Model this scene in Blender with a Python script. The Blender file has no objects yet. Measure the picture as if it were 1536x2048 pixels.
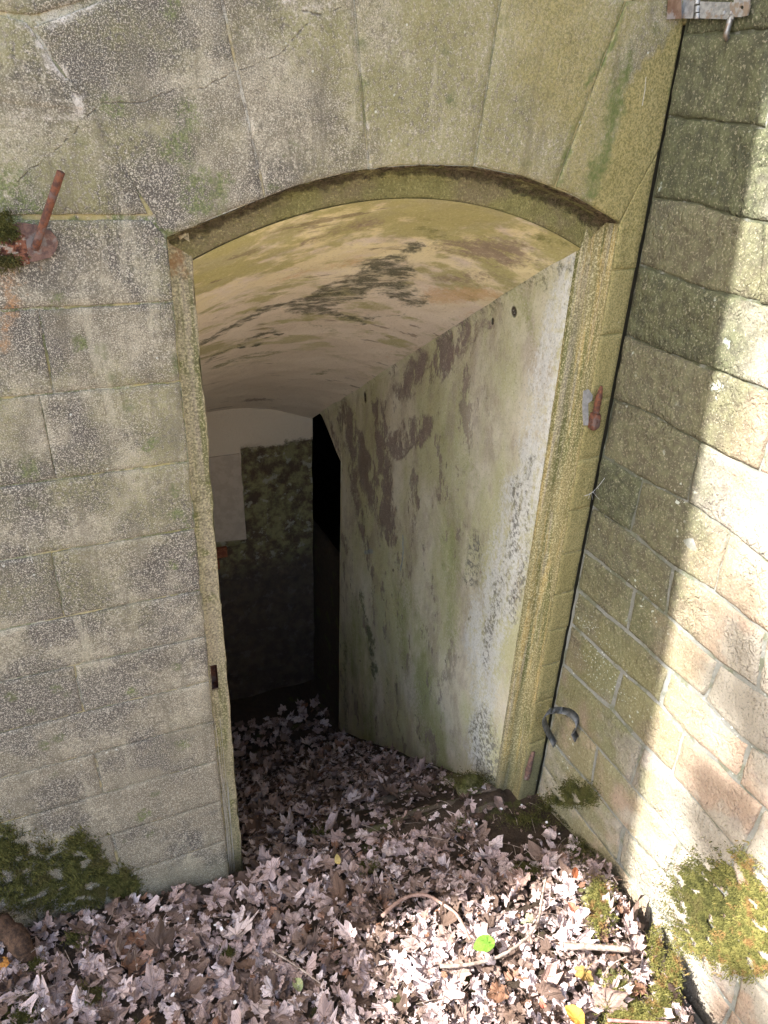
import bpy, math, random
import numpy as np
from mathutils import Vector, Matrix, noise as mnoise

random.seed(7); rng = np.random.default_rng(7)
S = bpy.context.scene
C = S.collection

# ------------------------------------------------------------ camera, sky, sun, exposure
F_PX, CXP, CYP, CAM_D = 1450.0, 768.0, 1024.0, 1.5      # measured from the photograph
ROT = np.array([[0.91291371, -0.16114866, 0.37499288],
                [-0.40651822, -0.44113583, 0.80008882],
                [0.03648956, -0.88285349, -0.46822881]])
cam_data = bpy.data.cameras.new('camera')
cam = bpy.data.objects.new('camera', cam_data); C.objects.link(cam)
cam_data.sensor_fit = 'HORIZONTAL'; cam_data.sensor_width = 36.0
cam_data.lens = F_PX / 1536 * 36.0
cam_data.clip_start = 0.02; cam_data.clip_end = 500
cam.matrix_world = Matrix(((ROT[0][0], -ROT[0][1], -ROT[0][2], 0),
                           (ROT[1][0], -ROT[1][1], -ROT[1][2], -CAM_D),
                           (ROT[2][0], -ROT[2][1], -ROT[2][2], 0),
                           (0, 0, 0, 1)))
S.camera = cam

SUN_FROM = Vector((-1.1, 0.0975, 1.0)).normalized()     # direction towards the sun
w = bpy.data.worlds.new('World'); S.world = w; w.use_nodes = True
nt = w.node_tree; bg = nt.nodes['Background']
sky = nt.nodes.new('ShaderNodeTexSky'); sky.sky_type = 'NISHITA'; sky.sun_disc = False
sky.sun_elevation = math.asin(SUN_FROM.z)
sky.sun_rotation = math.atan2(SUN_FROM.x, SUN_FROM.y)
sky.air_density = 1.0; sky.dust_density = 2.5; sky.ozone_density = 0.6
nt.links.new(sky.outputs[0], bg.inputs[0]); bg.inputs[1].default_value = 0.15
sd = bpy.data.lights.new('sun', 'SUN'); sd.energy = 4.6; sd.angle = math.radians(0.53)
sd.color = (1.0, 0.98, 0.985)
sun = bpy.data.objects.new('sun', sd); C.objects.link(sun)
sun.rotation_euler = SUN_FROM.to_track_quat('Z', 'Y').to_euler()
S.view_settings.view_transform = 'Standard'; S.view_settings.look = 'None'
S.view_settings.gamma = 1; S.view_settings.use_curve_mapping = False
S.view_settings.exposure = 1.92
S.view_settings.use_white_balance = True; S.view_settings.white_balance_temperature = 6800; S.view_settings.white_balance_tint = 8
S.render.engine = 'CYCLES'
S.cycles.max_bounces = 6; S.cycles.diffuse_bounces = 5

# ------------------------------------------------------------ measured points -> places
def ray(px, py): return ROT @ np.array([px - CXP, py - CYP, F_PX])
def on_y(px, py, y=0.0):
    r = ray(px, py); t = (CAM_D + y) / r[1]; return Vector((r[0] * t, y, r[2] * t))
def on_x(px, py, x=1.39):
    r = ray(px, py); t = x / r[0]; return Vector((x, -CAM_D + r[1] * t, r[2] * t))
def on_z(px, py, z):
    r = ray(px, py); t = z / r[2]; return Vector((r[0] * t, -CAM_D + r[1] * t, z))
XR = 1.39                # face of the right-hand wall
REB = 0.062              # depth of the door rebate
XL0, XR0 = 0.224, 1.310  # outer opening
XL1, XR1 = 0.2795, 1.2545
def vault_z(x, y):
    u = (x - 0.767) / 0.4875
    return -.252 + .117 * (1 - u * u) - .573 * (y - REB)
def on_vault(px, py):
    r = ray(px, py); o = np.array([0, -CAM_D, 0]); a, b = (CAM_D + .05) / r[1], (CAM_D + 3) / r[1]
    for i in range(300):
        t = a + (b - a) * i / 300; p = o + r * t
        if p[2] > vault_z(p[0], p[1]): break
    return Vector(p)

# ------------------------------------------------------------ helpers
def tag(o, label=None, cat=None, group=None, kind=None):
    if label: o['label'] = label
    if cat: o['category'] = cat
    if group: o['group'] = group
    if kind: o['kind'] = kind
    return o
def obj(name, me, mat=None, parent=None):
    o = bpy.data.objects.new(name, me); C.objects.link(o)
    if mat is not None and me is not None and len(me.materials) == 0: me.materials.append(mat)
    if parent: o.parent = parent
    return o
def empty(name, loc=(0, 0, 0)):
    o = bpy.data.objects.new(name, None); C.objects.link(o); o.location = loc
    o.empty_display_size = .05
    bpy.context.view_layer.update() if False else None
    return o
def child(name, me, mat, parent):
    """mesh in world coordinates made a child of an empty that only has a location"""
    o = obj(name, me, mat, parent)
    o.matrix_parent_inverse = Matrix.Translation(parent.location).inverted()
    apply_masks(me, mat)
    return o
def mesh(name, V, F, smooth=True):
    me = bpy.data.meshes.new(name); me.from_pydata([tuple(v) for v in V], [], F); me.update()
    if smooth: me.shade_smooth()
    return me
def n3(x, y, z, s=1.0): return mnoise.noise(Vector((x * s, y * s, z * s)))
def poly_at(poly, n):
    """n points spread evenly along a polyline of 2-tuples"""
    P = [Vector(p) for p in poly]; L = [0]
    for a, b in zip(P, P[1:]): L.append(L[-1] + (b - a).length)
    out = []
    for i in range(n):
        t = L[-1] * i / (n - 1); k = 0
        while k < len(P) - 2 and L[k + 1] < t: k += 1
        d = (L[k + 1] - L[k]) or 1e-9
        out.append(P[k].lerp(P[k + 1], (t - L[k]) / d))
    return out
def patch(top, bot, M, step=.03, gap=.003, rad=.006, relief=None, rough=0.001, proud=0.0, skirt=.03, seed=0):
    """one stone: grid between a top and a bottom polyline of (a, b); M(a, b, h) gives the place"""
    W = sum((Vector(a) - Vector(b)).length for a, b in zip(bot, bot[1:]))
    H = (Vector(top[0]) - Vector(bot[0])).length * .5 + (Vector(top[-1]) - Vector(bot[-1])).length * .5
    nu = max(4, int(W / step) + 1) + 2; nv = max(4, int(H / step) + 1) + 2
    T, B = poly_at(top, 61), poly_at(bot, 61)
    # parameters: tight rows at the border for the rounded arris
    def params(n, L):
        g, r = min(gap / L, .2), min((gap + rad) / L, .35)
        inner = [r + (1 - 2 * r) * i / (n - 3) for i in range(n - 2)]
        return [g] + inner + [1 - g]
    U, Vv = params(nu, max(W, .02)), params(nv, max(H, .02))
    vs, fs = [], []
    def pt(P, u):
        k = min(59, int(u * 60)); return P[k].lerp(P[k + 1], u * 60 - k)
    for j, v in enumerate(Vv):
        for i, u in enumerate(U):
            p = pt(B, u).lerp(pt(T, u), v)
            edge = i in (0, nu - 1) or j in (0, nv - 1)
            h = proud - (rad * .8 if edge else 0)
            if not edge and relief: h += relief(p.x, p.y, min(u, 1 - u) * W, min(v, 1 - v) * H)
            ja = n3(p.x * 23 + seed, p.y * 23, 3.1) * rough * 2
            jb = n3(p.x * 23 + seed, p.y * 23, 9.7) * rough * 2
            ja += n3(p.x * 75 + seed, p.y * 75, 1.1) * rough * 1.1; jb += n3(p.x * 75 + seed, p.y * 75, 6.7) * rough * 1.1
            if not edge: ja *= .5; jb *= .5
            vs.append(M(p.x + ja, p.y + jb, h))
    for j in range(nv - 1):
        for i in range(nu - 1):
            a = j * nu + i; fs.append((a, a + 1, a + nu + 1, a + nu))
    ring = [i for i in range(nu)] + [j * nu + nu - 1 for j in range(1, nv)] + \
           [(nv - 1) * nu + i for i in range(nu - 2, -1, -1)] + [j * nu for j in range(nv - 2, 0, -1)]
    base = len(vs)
    back = M(0, 0, -skirt) - M(0, 0, 0)
    for r_ in ring: vs.append(vs[r_] + back)
    for k in range(len(ring)):
        k2 = (k + 1) % len(ring)
        fs.append((ring[k2], ring[k], base + k, base + k2))
    return mesh('stone', vs, fs)

# ------------------------------------------------------------ node building
MASKS = {}
class Mat:
    def __init__(s, name, rough=.9):
        s.m = bpy.data.materials.new(name); s.m.use_nodes = True
        s.t = s.m.node_tree; s.b = s.t.nodes['Principled BSDF']
        s.b.inputs['Roughness'].default_value = rough
        s.b.inputs['Specular IOR Level'].default_value = .25
        s.P = s.n('ShaderNodeNewGeometry').outputs['Position']
    def n(s, ty, **k):
        x = s.t.nodes.new(ty)
        for a, b in k.items(): setattr(x, a, b)
        return x
    def set(s, sock, v):
        if isinstance(v, bpy.types.NodeSocket): s.t.links.new(v, sock)
        elif v is not None:
            if sock.type == 'RGBA' and len(v) == 3: v = (*v, 1)
            sock.default_value = v
    def math(s, op, a, b=None, c=None, clamp=False):
        x = s.n('ShaderNodeMath', operation=op, use_clamp=clamp)
        s.set(x.inputs[0], a); s.set(x.inputs[1], b)
        if c is not None: s.set(x.inputs[2], c)
        return x.outputs[0]
    def vm(s, op, a, b=None, out=0, scale=None):
        x = s.n('ShaderNodeVectorMath', operation=op); s.set(x.inputs[0], a); s.set(x.inputs[1], b)
        if scale is not None: s.set(x.inputs['Scale'], scale)
        return x.outputs['Value'] if out else x.outputs[0]
    def noise(s, scale, detail=3, rough=.55, off=0, vec=None, stretch=None, dist=0, col=False):
        x = s.n('ShaderNodeTexNoise'); v = vec or s.P
        if stretch or off:
            mp = s.n('ShaderNodeMapping'); s.set(mp.inputs[0], v)
            mp.inputs['Location'].default_value = (off, off * .7, off * 1.3)
            mp.inputs['Scale'].default_value = stretch or (1, 1, 1); v = mp.outputs[0]
        s.set(x.inputs['Vector'], v); x.inputs['Scale'].default_value = scale
        x.inputs['Detail'].default_value = detail; x.inputs['Roughness'].default_value = rough
        x.inputs['Distortion'].default_value = dist
        return x.outputs['Color'] if col else x.outputs['Fac']
    def voro(s, scale, off=0, out='Distance', feature='F1', vec=None, rand=1):
        x = s.n('ShaderNodeTexVoronoi', feature=feature); mp = s.n('ShaderNodeMapping')
        s.set(mp.inputs[0], vec or s.P); mp.inputs['Location'].default_value = (off, off, off)
        s.set(x.inputs['Vector'], mp.outputs[0]); x.inputs['Scale'].default_value = scale
        x.inputs['Randomness'].default_value = rand
        return x.outputs[out]
    def ss(s, v, a, b):
        """smooth step from a to b (b may be below a)"""
        x = s.n('ShaderNodeMapRange', interpolation_type='SMOOTHSTEP'); s.set(x.inputs[0], v)
        if a < b: lo, hi, t0, t1 = a, b, 0, 1
        else: lo, hi, t0, t1 = b, a, 1, 0
        for k, q in zip((1, 2, 3, 4), (lo, hi, t0, t1)): x.inputs[k].default_value = q
        return x.outputs[0]
    def mix(s, f, a, b, mode='MIX'):
        x = s.n('ShaderNodeMix', data_type='RGBA', blend_type=mode)
        s.set(x.inputs[0], f); s.set(x.inputs[6], a); s.set(x.inputs[7], b); return x.outputs[2]
    def mul(s, *a):
        r = a[0]
        for q in a[1:]: r = s.math('MULTIPLY', r, q)
        return r
    def mx(s, *a):
        r = a[0]
        for q in a[1:]: r = s.math('MAXIMUM', r, q)
        return r
    def sep(s, v=None):
        x = s.n('ShaderNodeSeparateXYZ'); s.set(x.inputs[0], v or s.P); return x.outputs
    def warp(s, amp, scale=12, detail=3): return ('warp', amp, scale)
    def warpn(s, amp, scale=12, detail=3):
        c = s.noise(scale, detail, .6, off=4.2, col=True)
        c = s.vm('SUBTRACT', c, (.5, .5, .5)); c = s.vm('SCALE', c, scale=amp * 2)
        return s.vm('ADD', s.P, c)
    def segs(s, P, items):
        """stain mask: items are (A, B, radius, softness[, strength]) capsules between two places"""
        if isinstance(P, tuple):
            i = len(MASKS.setdefault(s.m.name, [])); MASKS[s.m.name].append((P[1], P[2], items))
            f = s.n('ShaderNodeAttribute', attribute_name='stain_%d' % i).outputs['Fac']
            fine = s.math('SUBTRACT', s.noise(75, 4, .72, off=i + 1.5), .5)
            return s.ss(s.math('ADD', f, s.mul(fine, .9)), .30, .70)
        out = None
        for it in items:
            A, B, r, soft = it[:4]; k = it[4] if len(it) > 4 else 1
            A = Vector(A); B = Vector(B); d = B - A
            if d.length < 1e-4: dist = s.vm('DISTANCE', P, tuple(A), out=1)
            else:
                pa = s.vm('SUBTRACT', P, tuple(A)); h = s.vm('DOT_PRODUCT', pa, tuple(d / d.length_squared), out=1)
                h = s.math('ADD', h, 0.0, clamp=True)
                q = s.vm('SCALE', tuple(d), scale=h); dist = s.vm('DISTANCE', pa, q, out=1)
            m = s.ss(dist, r + soft * .5, max(0, r - soft * .5))
            if k != 1: m = s.math('MULTIPLY', m, k)
            out = m if out is None else s.math('MAXIMUM', out, m)
        return out
    def bump(s, h, strength=.5, dist=.004, prev=None):
        x = s.n('ShaderNodeBump'); s.set(x.inputs['Height'], h); x.inputs['Strength'].default_value = strength
        x.inputs['Distance'].default_value = dist
        if prev is not None: s.set(x.inputs['Normal'], prev)
        return x.outputs[0]
    def rnd(s): return s.n('ShaderNodeObjectInfo').outputs['Random']
    def done(s, col, nrm=None, rough=None):
        s.set(s.b.inputs['Base Color'], col)
        if nrm is not None: s.set(s.b.inputs['Normal'], nrm)
        if rough is not None: s.set(s.b.inputs['Roughness'], rough)
        return s.m

# ------------------------------------------------------------ materials: front wall stone
def apply_masks(me, mat, off=(0, 0, 0)):
    L = MASKS.get(mat.name)
    if not L: return
    n = len(me.vertices); co = np.empty(n * 3); me.vertices.foreach_get('co', co); co = co.reshape(-1, 3) + np.array(off)
    for i, (amp, sc, items) in enumerate(L):
        a_ = me.attributes.new('stain_%d' % i, 'FLOAT', 'POINT')
        wv = np.array([tuple(mnoise.noise_vector(Vector(c) * sc * .3 + Vector((i * 3.1, 0, 0))) * 1.5 + mnoise.noise_vector(Vector(c) * sc * .9) * .9 + mnoise.noise_vector(Vector(c) * 55) * .45) for c in co]) * amp
        p = co + wv; out = np.zeros(n)
        for it in items:
            A, B, r, soft = it[:4]; k = it[4] if len(it) > 4 else 1
            if r <= 0: continue
            A = np.array(A); d = np.array(B) - A; L2 = d @ d; h = np.clip(((p - A) @ d) / L2, 0, 1) if L2 > 1e-9 else np.zeros(n)
            dist = np.linalg.norm(p - A - h[:, None] * d, axis=1); e = soft * .5 + .006
            out = np.maximum(out, k * np.clip((r + e - dist) / (2 * e), 0, 1))
        a_.data.foreach_set('value', out.astype(np.float32))
def seg_y(pts, r, soft, k=1, y=0.0):
    P = [on_y(*p, y) for p in pts]
    return [(a, b, r, soft, k) for a, b in zip(P, P[1:])]
def seg_x(pts, r, soft, k=1, x=XR):
    P = [on_x(*p, x) for p in pts]
    return [(a, b, r, soft, k) for a, b in zip(P, P[1:])]
def spot_y(px, py, r, soft=.5, k=1, y=0.0):
    a = on_y(px, py, y); return (a, a, r, r * soft * 2, k)
def spot_x(px, py, r, soft=.5, k=1, x=XR):
    a = on_x(px, py, x); return (a, a, r, r * soft * 2, k)

def wall_colour(M, mortar=False):
    x, y, z = M.sep()
    W = M.warp(.035, 14, 4); W2 = M.warp(.012, 45, 3)
    c = M.mix(M.ss(M.noise(7, 6, .68), .34, .64), (.135, .118, .084), (.345, .31, .228))
    if mortar: c = M.mix(M.noise(30, 3), (.40, .375, .30), (.54, .51, .43))
    sp1 = M.noise(190, 2, .8, off=1); sp2 = M.noise(400, 2, .85, off=7)
    mt = M.noise(48, 5, .75, off=17); c = M.mix(M.mul(M.ss(mt, .52, .64), .7), c, (.125, .105, .080)); c = M.mix(M.mul(M.ss(mt, .42, .32), .5), c, (.50, .46, .36))
    lowd = M.mul(M.ss(z, -1.0, -1.6), M.ss(M.noise(5, 4, .7, off=91), .3, .6), .85); c = M.mix(lowd, c, (.175, .15, .11))
    # purplish dark weathering on the left, broken into grains
    rr = M.rnd()
    dk = M.ss(M.math('ADD', M.noise(5.2, 4, .62, off=3), M.mul(M.math('SUBTRACT', rr, .5), .07)), .46, .60)
    dk = M.mul(dk, M.ss(x, .95, .25), .9)
    dkp = M.segs(W, [spot_y(180, 110, .10), spot_y(250, 60, .09), spot_y(300, 340, .06), spot_y(40, 370, .0), spot_y(230, 500, .07),
                     spot_y(300, 560, .07), spot_y(290, 850, .05, 1, .8), spot_y(60, 1180, .1), spot_y(220, 1400, .09),
                     spot_y(40, 1000, .08), spot_y(90, 1390, .1), spot_y(140, 1230, .09), spot_y(330, 1290, .08, 1, .6), spot_y(640, 200, .1, 1, .4)])
    dk = M.mx(dk, M.mul(dkp, .9))
    gr = M.ss(M.math('ADD', M.mul(sp1, .5), M.mul(sp2, .5)), .515, .585)
    dcol = M.mix(gr, (.045, .040, .040), (.34, .305, .26))
    c = M.mix(M.mul(dk, .92), c, dcol)
    # pale grains all over
    g2 = M.ss(sp2, .53, .63); c = M.mix(M.mul(g2, .75), c, (.62, .57, .46))
    g3 = M.ss(sp2, .47, .37); c = M.mix(M.mul(g3, .65), c, (.085, .076, .06))
    # green film growing towards the right and over the arch
    gf = M.ss(M.math('ADD', M.noise(3.3, 5, .65, off=11), M.mul(M.ss(x, .1, 1.1), .14)), .44, .66)
    gf = M.mul(gf, M.ss(z, -1.9, -.25), M.ss(M.noise(120, 2, .6, off=5), .32, .55))
    c = M.mix(M.mul(gf, .62), c, (.235, .225, .088))
    # green cushions (round)
    v = M.voro(13, off=2.7, vec=M.warpn(.012, 45, 3)); vm_ = M.mul(M.ss(v, .26, .12), M.ss(M.noise(4, 2, off=21), .5, .6))
    c = M.mix(M.mul(vm_, M.ss(M.noise(90, 4, .8, off=73), .40, .55), .8), c, (.095, .11, .042))
    lst = [spot_y(235, 215, .022, .3), spot_y(345, 15, .02), spot_y(350, 300, .03), spot_y(410, 390, .05, .5, .9), spot_y(440, 370, .03), spot_y(330, 480, .02),
           spot_y(160, 690, .02), spot_y(348, 1025, .022, .4), spot_y(345, 975, .016, .4), spot_y(300, 890, .02), spot_y(365, 1055, .012), spot_y(345, 1130, .018),
           spot_y(385, 240, .04, .7, .7), spot_y(590, 300, .04, .7, .5), spot_y(720, 160, .02, .6, .7), spot_y(560, 510, .0), spot_y(285, 1630, .022, .5),
           spot_y(15, 1645, .02), spot_y(370, 1490, .018), spot_y(260, 1385, .016), spot_y(55, 940, .03, .6, .7), spot_y(20, 400, .05, .6), spot_y(115, 605, .02, .6), spot_y(355, 735, .02)]
    mt2 = M.noise(85, 5, .85, off=71)
    c = M.mix(M.mul(M.segs(W2, lst), M.ss(mt2, .44, .55), .85), c, M.mix(M.ss(sp1, .4, .6), (.075, .095, .03), (.17, .20, .07)))
    # dirt washed down in faint vertical runs and blotches
    rn = M.noise(1, 5, .7, stretch=(22, 22, 3.5), off=81); c = M.mix(M.mul(M.ss(rn, .53, .68), .45), c, (.12, .105, .075)); c = M.mix(M.mul(M.ss(rn, .43, .30), .35), c, (.50, .46, .34))
    # ochre algae: right corner and jamb
    oc = M.segs(W, [(on_y(1345, 60), on_y(1290, 250), .05, .06), (on_y(1290, 250), on_y(1235, 400), .06, .09),
                    (Vector((1.36, 0, .1)), Vector((1.35, 0, -2.2)), .09, .05)])
    oc = M.mx(oc, M.mul(M.ss(M.noise(3.0, 4, .6, off=31), .40, .60), M.ss(x, .45, 1.05), .7))
    occ = M.mix(M.ss(sp1, .35, .62), (.16, .145, .04), (.37, .31, .125))
    c = M.mix(M.mul(oc, .85), c, occ)
    # green line along D5, dark gritty strip near the corner
    gl = M.segs(W2, seg_y([(1262, 5), (1223, 75), (1178, 175), (1150, 260), (1113, 360)], .012, .02, .8) +
                seg_y([(1250, 110), (1215, 280), (1180, 380)], .03, .05, .65) + seg_y([(1360, 90), (1345, 200)], .015, .02, .6))
    c = M.mix(gl, c, (.12, .145, .045))
    # pale strokes and stripes along old joints
    pl = M.segs(W2, seg_y([(75, 80), (110, 130), (160, 210)], .010, .012, .8) + seg_y([(60, 60), (130, 25), (200, 5)], .012, .02, .7) +
                seg_y([(435, 40), (470, 140)], .006, .008, .5) + seg_y([(475, 190), (500, 300), (530, 365)], .008, .016, .6) +
                seg_y([(705, 20), (722, 120), (730, 200), (740, 330)], .008, .012, .6) + seg_y([(210, 260), (270, 370)], .012, .02, .45) +
                seg_y([(560, 10), (610, 25), (660, 15)], .007, .012, .7) + seg_y([(0, 228), (160, 226)], .006, .01, .7) +
                seg_y([(110, 132), (155, 210)], .008, .008, .8))
    c = M.mix(M.mul(pl, M.ss(sp2, .3, .5)), c, (.58, .53, .46))
    yl = M.segs(W2, seg_y([(735, 190), (742, 320)], .006, .01, .7) + seg_y([(55, 600), (52, 690)], .0, .02) + seg_y([(100, 1690), (112, 1674), (140, 1670)], .004, .006))
    c = M.mix(yl, c, (.50, .42, .12))
    # rust below the iron fitting
    ru = M.segs(W, seg_y([(15, 540), (10, 700)], .022, .05, .7) + seg_y([(30, 505), (80, 512)], .012, .02, .6) + seg_y([(35, 640), (60, 880)], .012, .03, .5))
    c = M.mix(M.mul(ru, M.ss(sp1, .3, .6)), c, (.36, .19, .08))
    # damp foot of the wall
    dp = M.mul(M.ss(M.math('ADD', z, M.mul(M.noise(6, 3), .16)), -1.82, -1.98), .4)
    c = M.mix(dp, c, (.115, .125, .085))
    # hairline crack
    ck = M.segs(M.warpn(.008, 30, 3), seg_y([(690, 14), (655, 25), (600, 60), (556, 112), (500, 132), (460, 145), (410, 176), (350, 180), (300, 200), (270, 202), (205, 205), (180, 225), (150, 262), (100, 312), (60, 335), (38, 362)], .0008, .0022, .9) +
                 seg_y([(605, 22), (650, 28)], .002, .003) + seg_y([(60, 1040), (85, 1080), (100, 1115)], .001, .002, .0))
    c = M.mix(M.mul(ck, M.ss(M.noise(11, 1, off=3), .25, .4)), c, (.075, .065, .05))
    wh = M.segs(M.P, seg_y([(1291, 155), (1289, 180), (1284, 210)], .0015, .002, .9) + seg_y([(1123, 112), (1115, 140)], .001, .002, .6) +
                seg_y([(52, 1085), (65, 1125)], .001, .002, .5))
    c = M.mix(wh, c, (.75, .72, .66))
    # tiny pale lichens
    lv = M.mul(M.ss(M.voro(26, off=9), .075, .045), M.ss(M.noise(8, 1, off=2), .5, .62))
    c = M.mix(M.mul(lv, .7), c, (.62, .64, .58))
    h = M.math('ADD', M.mul(sp1, .6), M.mul(sp2, .5)); h = M.math('ADD', h, M.mul(ck, -1.2))
    nb = M.bump(h, .55, .0035); nb = M.bump(M.noise(28, 4, .6, off=8), .5, .012, nb)
    return c, nb
M = Mat('weathered_ashlar'); c, nb = wall_colour(M)
c = M.mix(.07, c, M.mix(M.rnd(), (.16, .14, .13), (.40, .37, .30)))
MAT_WALL = M.done(c, nb)
M = Mat('front_mortar'); c, nb = wall_colour(M, True)
x, y, z = M.sep()
c = M.mix(M.mul(M.ss(M.noise(16, 3, .6, off=41), .48, .6), .6), c, (.46, .37, .17))
c = M.mix(M.mul(M.ss(M.noise(9, 3, .6, off=44), .55, .66), .6), c, (.14, .15, .06))
MAT_MORTAR = M.done(c, nb)

# jambs and rebate: ochre, grey and green vertical streaks
M = Mat('jamb_stone'); x, y, z = M.sep()
sp1 = M.noise(190, 2, .7, off=1); vs_ = M.noise(1, 4, .6, stretch=(60, 60, 3))
c = M.mix(M.noise(9, 4, .6), (.25, .225, .145), (.40, .365, .245))
c = M.mix(M.mul(M.ss(x, .6, 1.2), .7), c, M.mix(M.noise(9, 4), (.16, .14, .05), (.32, .26, .095)))
c = M.mix(M.mul(M.ss(vs_, .47, .62), M.ss(x, .6, 1.2), .7), c, (.47, .34, .13))
c = M.mix(M.mul(M.ss(M.noise(1, 4, .6, off=8, stretch=(45, 45, 2.2)), .48, .62), .8), c, (.115, .125, .04))
c = M.mix(M.mul(M.ss(M.noise(1, 4, .6, off=18, stretch=(40, 40, 1.6)), .50, .62), .75), c, (.34, .295, .22))
c = M.mix(M.mul(M.ss(M.noise(26, 5, .8, off=38), .5, .64), .55), c, (.12, .115, .05))
c = M.mix(M.mul(M.ss(M.noise(11, 4, .6, off=5), .58, .66), M.ss(x, .7, .5), .7), c, (.13, .15, .04))
c = M.mix(M.mul(M.ss(sp1, .52, .63), .65), c, (.60, .54, .34)); c = M.mix(M.mul(M.ss(sp1, .47, .36), .6), c, (.10, .09, .05))
c = M.mix(M.mul(M.ss(z, -1.95, -2.15), .5), c, (.09, .09, .045))
c = M.mix(M.mul(M.segs(M.warp(.02, 25), [(Vector((.24, .05, -.2)), Vector((.25, .05, -.26)), .02, .03)]), .8), c, (.26, .14, .06))
nb = M.bump(M.math('ADD', sp1, M.mul(vs_, 1.5)), .5, .003)
MAT_JAMB = M.done(c, nb)
M = Mat('arch_rebate_stone'); x, y, z = M.sep()
sp1 = M.noise(190, 2, .7, off=1)
c = M.mix(M.noise(12, 5, .6, stretch=(.5, 2, 2)), (.15, .14, .06), (.30, .28, .11))
c = M.mix(M.mul(M.ss(M.noise(6, 4, .6, off=12), .42, .58), .75), c, (.21, .17, .105))
c = M.mix(M.mul(M.ss(sp1, .55, .66), .4), c, (.55, .50, .25)); c = M.mix(M.mul(M.ss(sp1, .44, .33), .5), c, (.09, .08, .04))
_rim = [(.224, -.200), (.288, -.178), (.388, -.141), (.49, -.106), (.596, -.083), (.707, -.069), (.765, -.066), (.886, -.070), (1.017, -.087), (1.163, -.128), (1.31, -.186)]
_rim = [(Vector((a[0], REB, a[1] - .010)), Vector((b[0], REB, b[1] - .010)), .009 if .5 < a[0] < .9 else .014, .014) for a, b in zip(_rim, _rim[1:])]
ed_ = M.mul(M.segs(M.warp(.006, 40), _rim), M.ss(M.noise(1, 5, .75, stretch=(14, 50, 50), off=3), .36, .56)); c = M.mix(M.mul(ed_, .9), c, M.mix(M.ss(M.noise(80, 4, .8), .4, .6), (.055, .04, .024), (.20, .15, .095)))  # brown rim with the shadow under the outer edge painted in
c = M.mix(M.mul(M.ss(M.noise(45, 5, .8, off=9), .5, .62), .5), c, (.13, .12, .045))
fr = M.segs(M.warp(.02, 30), [(Vector((.24, .02, -.19)), Vector((.42, .02, -.13)), .02, .03, .8), (Vector((.42, .02, -.13)), Vector((.56, .02, -.095)), .022, .02),
                              (Vector((.56, .02, -.075)), Vector((.95, .02, -.075)), .020, .012, .9), (Vector((.95, .02, -.08)), Vector((1.3, .02, -.185)), .026, .02, .95)])
c = M.mix(M.mul(fr, .9), c, M.mix(M.ss(M.noise(90, 3, .7), .42, .6), (.06, .042, .025), (.26, .19, .12)))  # same edge shadow and brown, carried onto the soffit colour
nb = M.bump(M.math('ADD', sp1, M.mul(M.mx(fr, ed_), M.noise(60, 5, .8), 4)), .9, .008)
MAT_ARCH = M.done(c, nb)

# passage wall plaster
M = Mat('passage_plaster'); x, y, z = M.sep(); XP = XR1
W = M.warp(.045, 9, 5); W2 = M.warp(.03, 40, 4)
def wx(px, py): return on_x(px, py, XP)
def cap(a, b, r, soft, k=1): return (wx(*a), wx(*b), r, soft, k)
spk = M.noise(170, 3, .75, off=1); spb = M.noise(60, 4, .7, off=6)
c = M.mix(M.noise(6, 5, .6), (.58, .52, .40), (.74, .68, .54))
c = M.mix(M.mul(M.ss(M.noise(3, 5, .65, off=9, stretch=(1, 1, .5)), .36, .58), .85), c, (.50, .485, .27))
c = M.mix(M.mul(M.ss(M.noise(8, 5, .7, off=19, stretch=(1, 1, .5)), .48, .62), .6), c, (.40, .33, .255))
# white bloom near the door side
wb = M.segs(W, [cap((1140, 560), (1105, 720), .07, .12), cap((1105, 760), (1045, 1000), .09, .16), cap((1040, 1000), (960, 1330), .11, .2), cap((985, 1250), (955, 1500), .10, .18, .85), cap((1090, 620), (1075, 760), .05, .12, .5)])
vst = M.noise(1, 5, .75, stretch=(28, 28, 7), off=61)
c = M.mix(M.mul(wb, M.ss(M.math('ADD', M.math('ADD', M.mul(spb, .5), M.mul(vst, .5)), M.mul(wb, .07)), .46, .60), .88), c, M.mix(spk, (.45, .45, .42), (.84, .83, .79)))
# grey film between the white flakes
gb = M.segs(W, [cap((1040, 1000), (985, 1330), .03, .08), cap((960, 1450), (980, 1560), .09, .12), cap((950, 1090), (940, 1140), .06, .08, .9), cap((1080, 950), (1030, 1230), .03, .05, .8)])
c = M.mix(M.mul(gb, M.ss(spb, .56, .42), .85), c, (.145, .14, .125))
# green
gn = M.segs(W, [cap((900, 900), (890, 1250), .13, .25, .7), cap((820, 1250), (880, 1500), .2, .3, .75), cap((720, 1250), (730, 1480), .18, .25, .9), cap((1040, 600), (1080, 660), .04, .08, .6), cap((930, 920), (960, 990), .07, .14, .6), cap((1100, 610), (1090, 700), .012, .03, .8)])
c = M.mix(M.mul(gn, M.ss(M.noise(5, 4, .6, off=13, stretch=(1, 1, .5)), .35, .6), .8), c, (.30, .32, .12))
dg = M.segs(W2, [cap((740, 1270), (748, 1350), .03, .05), cap((725, 1190), (735, 1260), .03, .06, .8), cap((690, 1280), (690, 1450), .04, .1, .7), cap((945, 1565), (1010, 1590), .03, .05, .9), cap((770, 1340), (775, 1400), .02, .03, .6), cap((1010, 1250), (975, 1560), .0, .03, .5)])
c = M.mix(M.mul(dg, .8), c, (.065, .08, .035))
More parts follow.
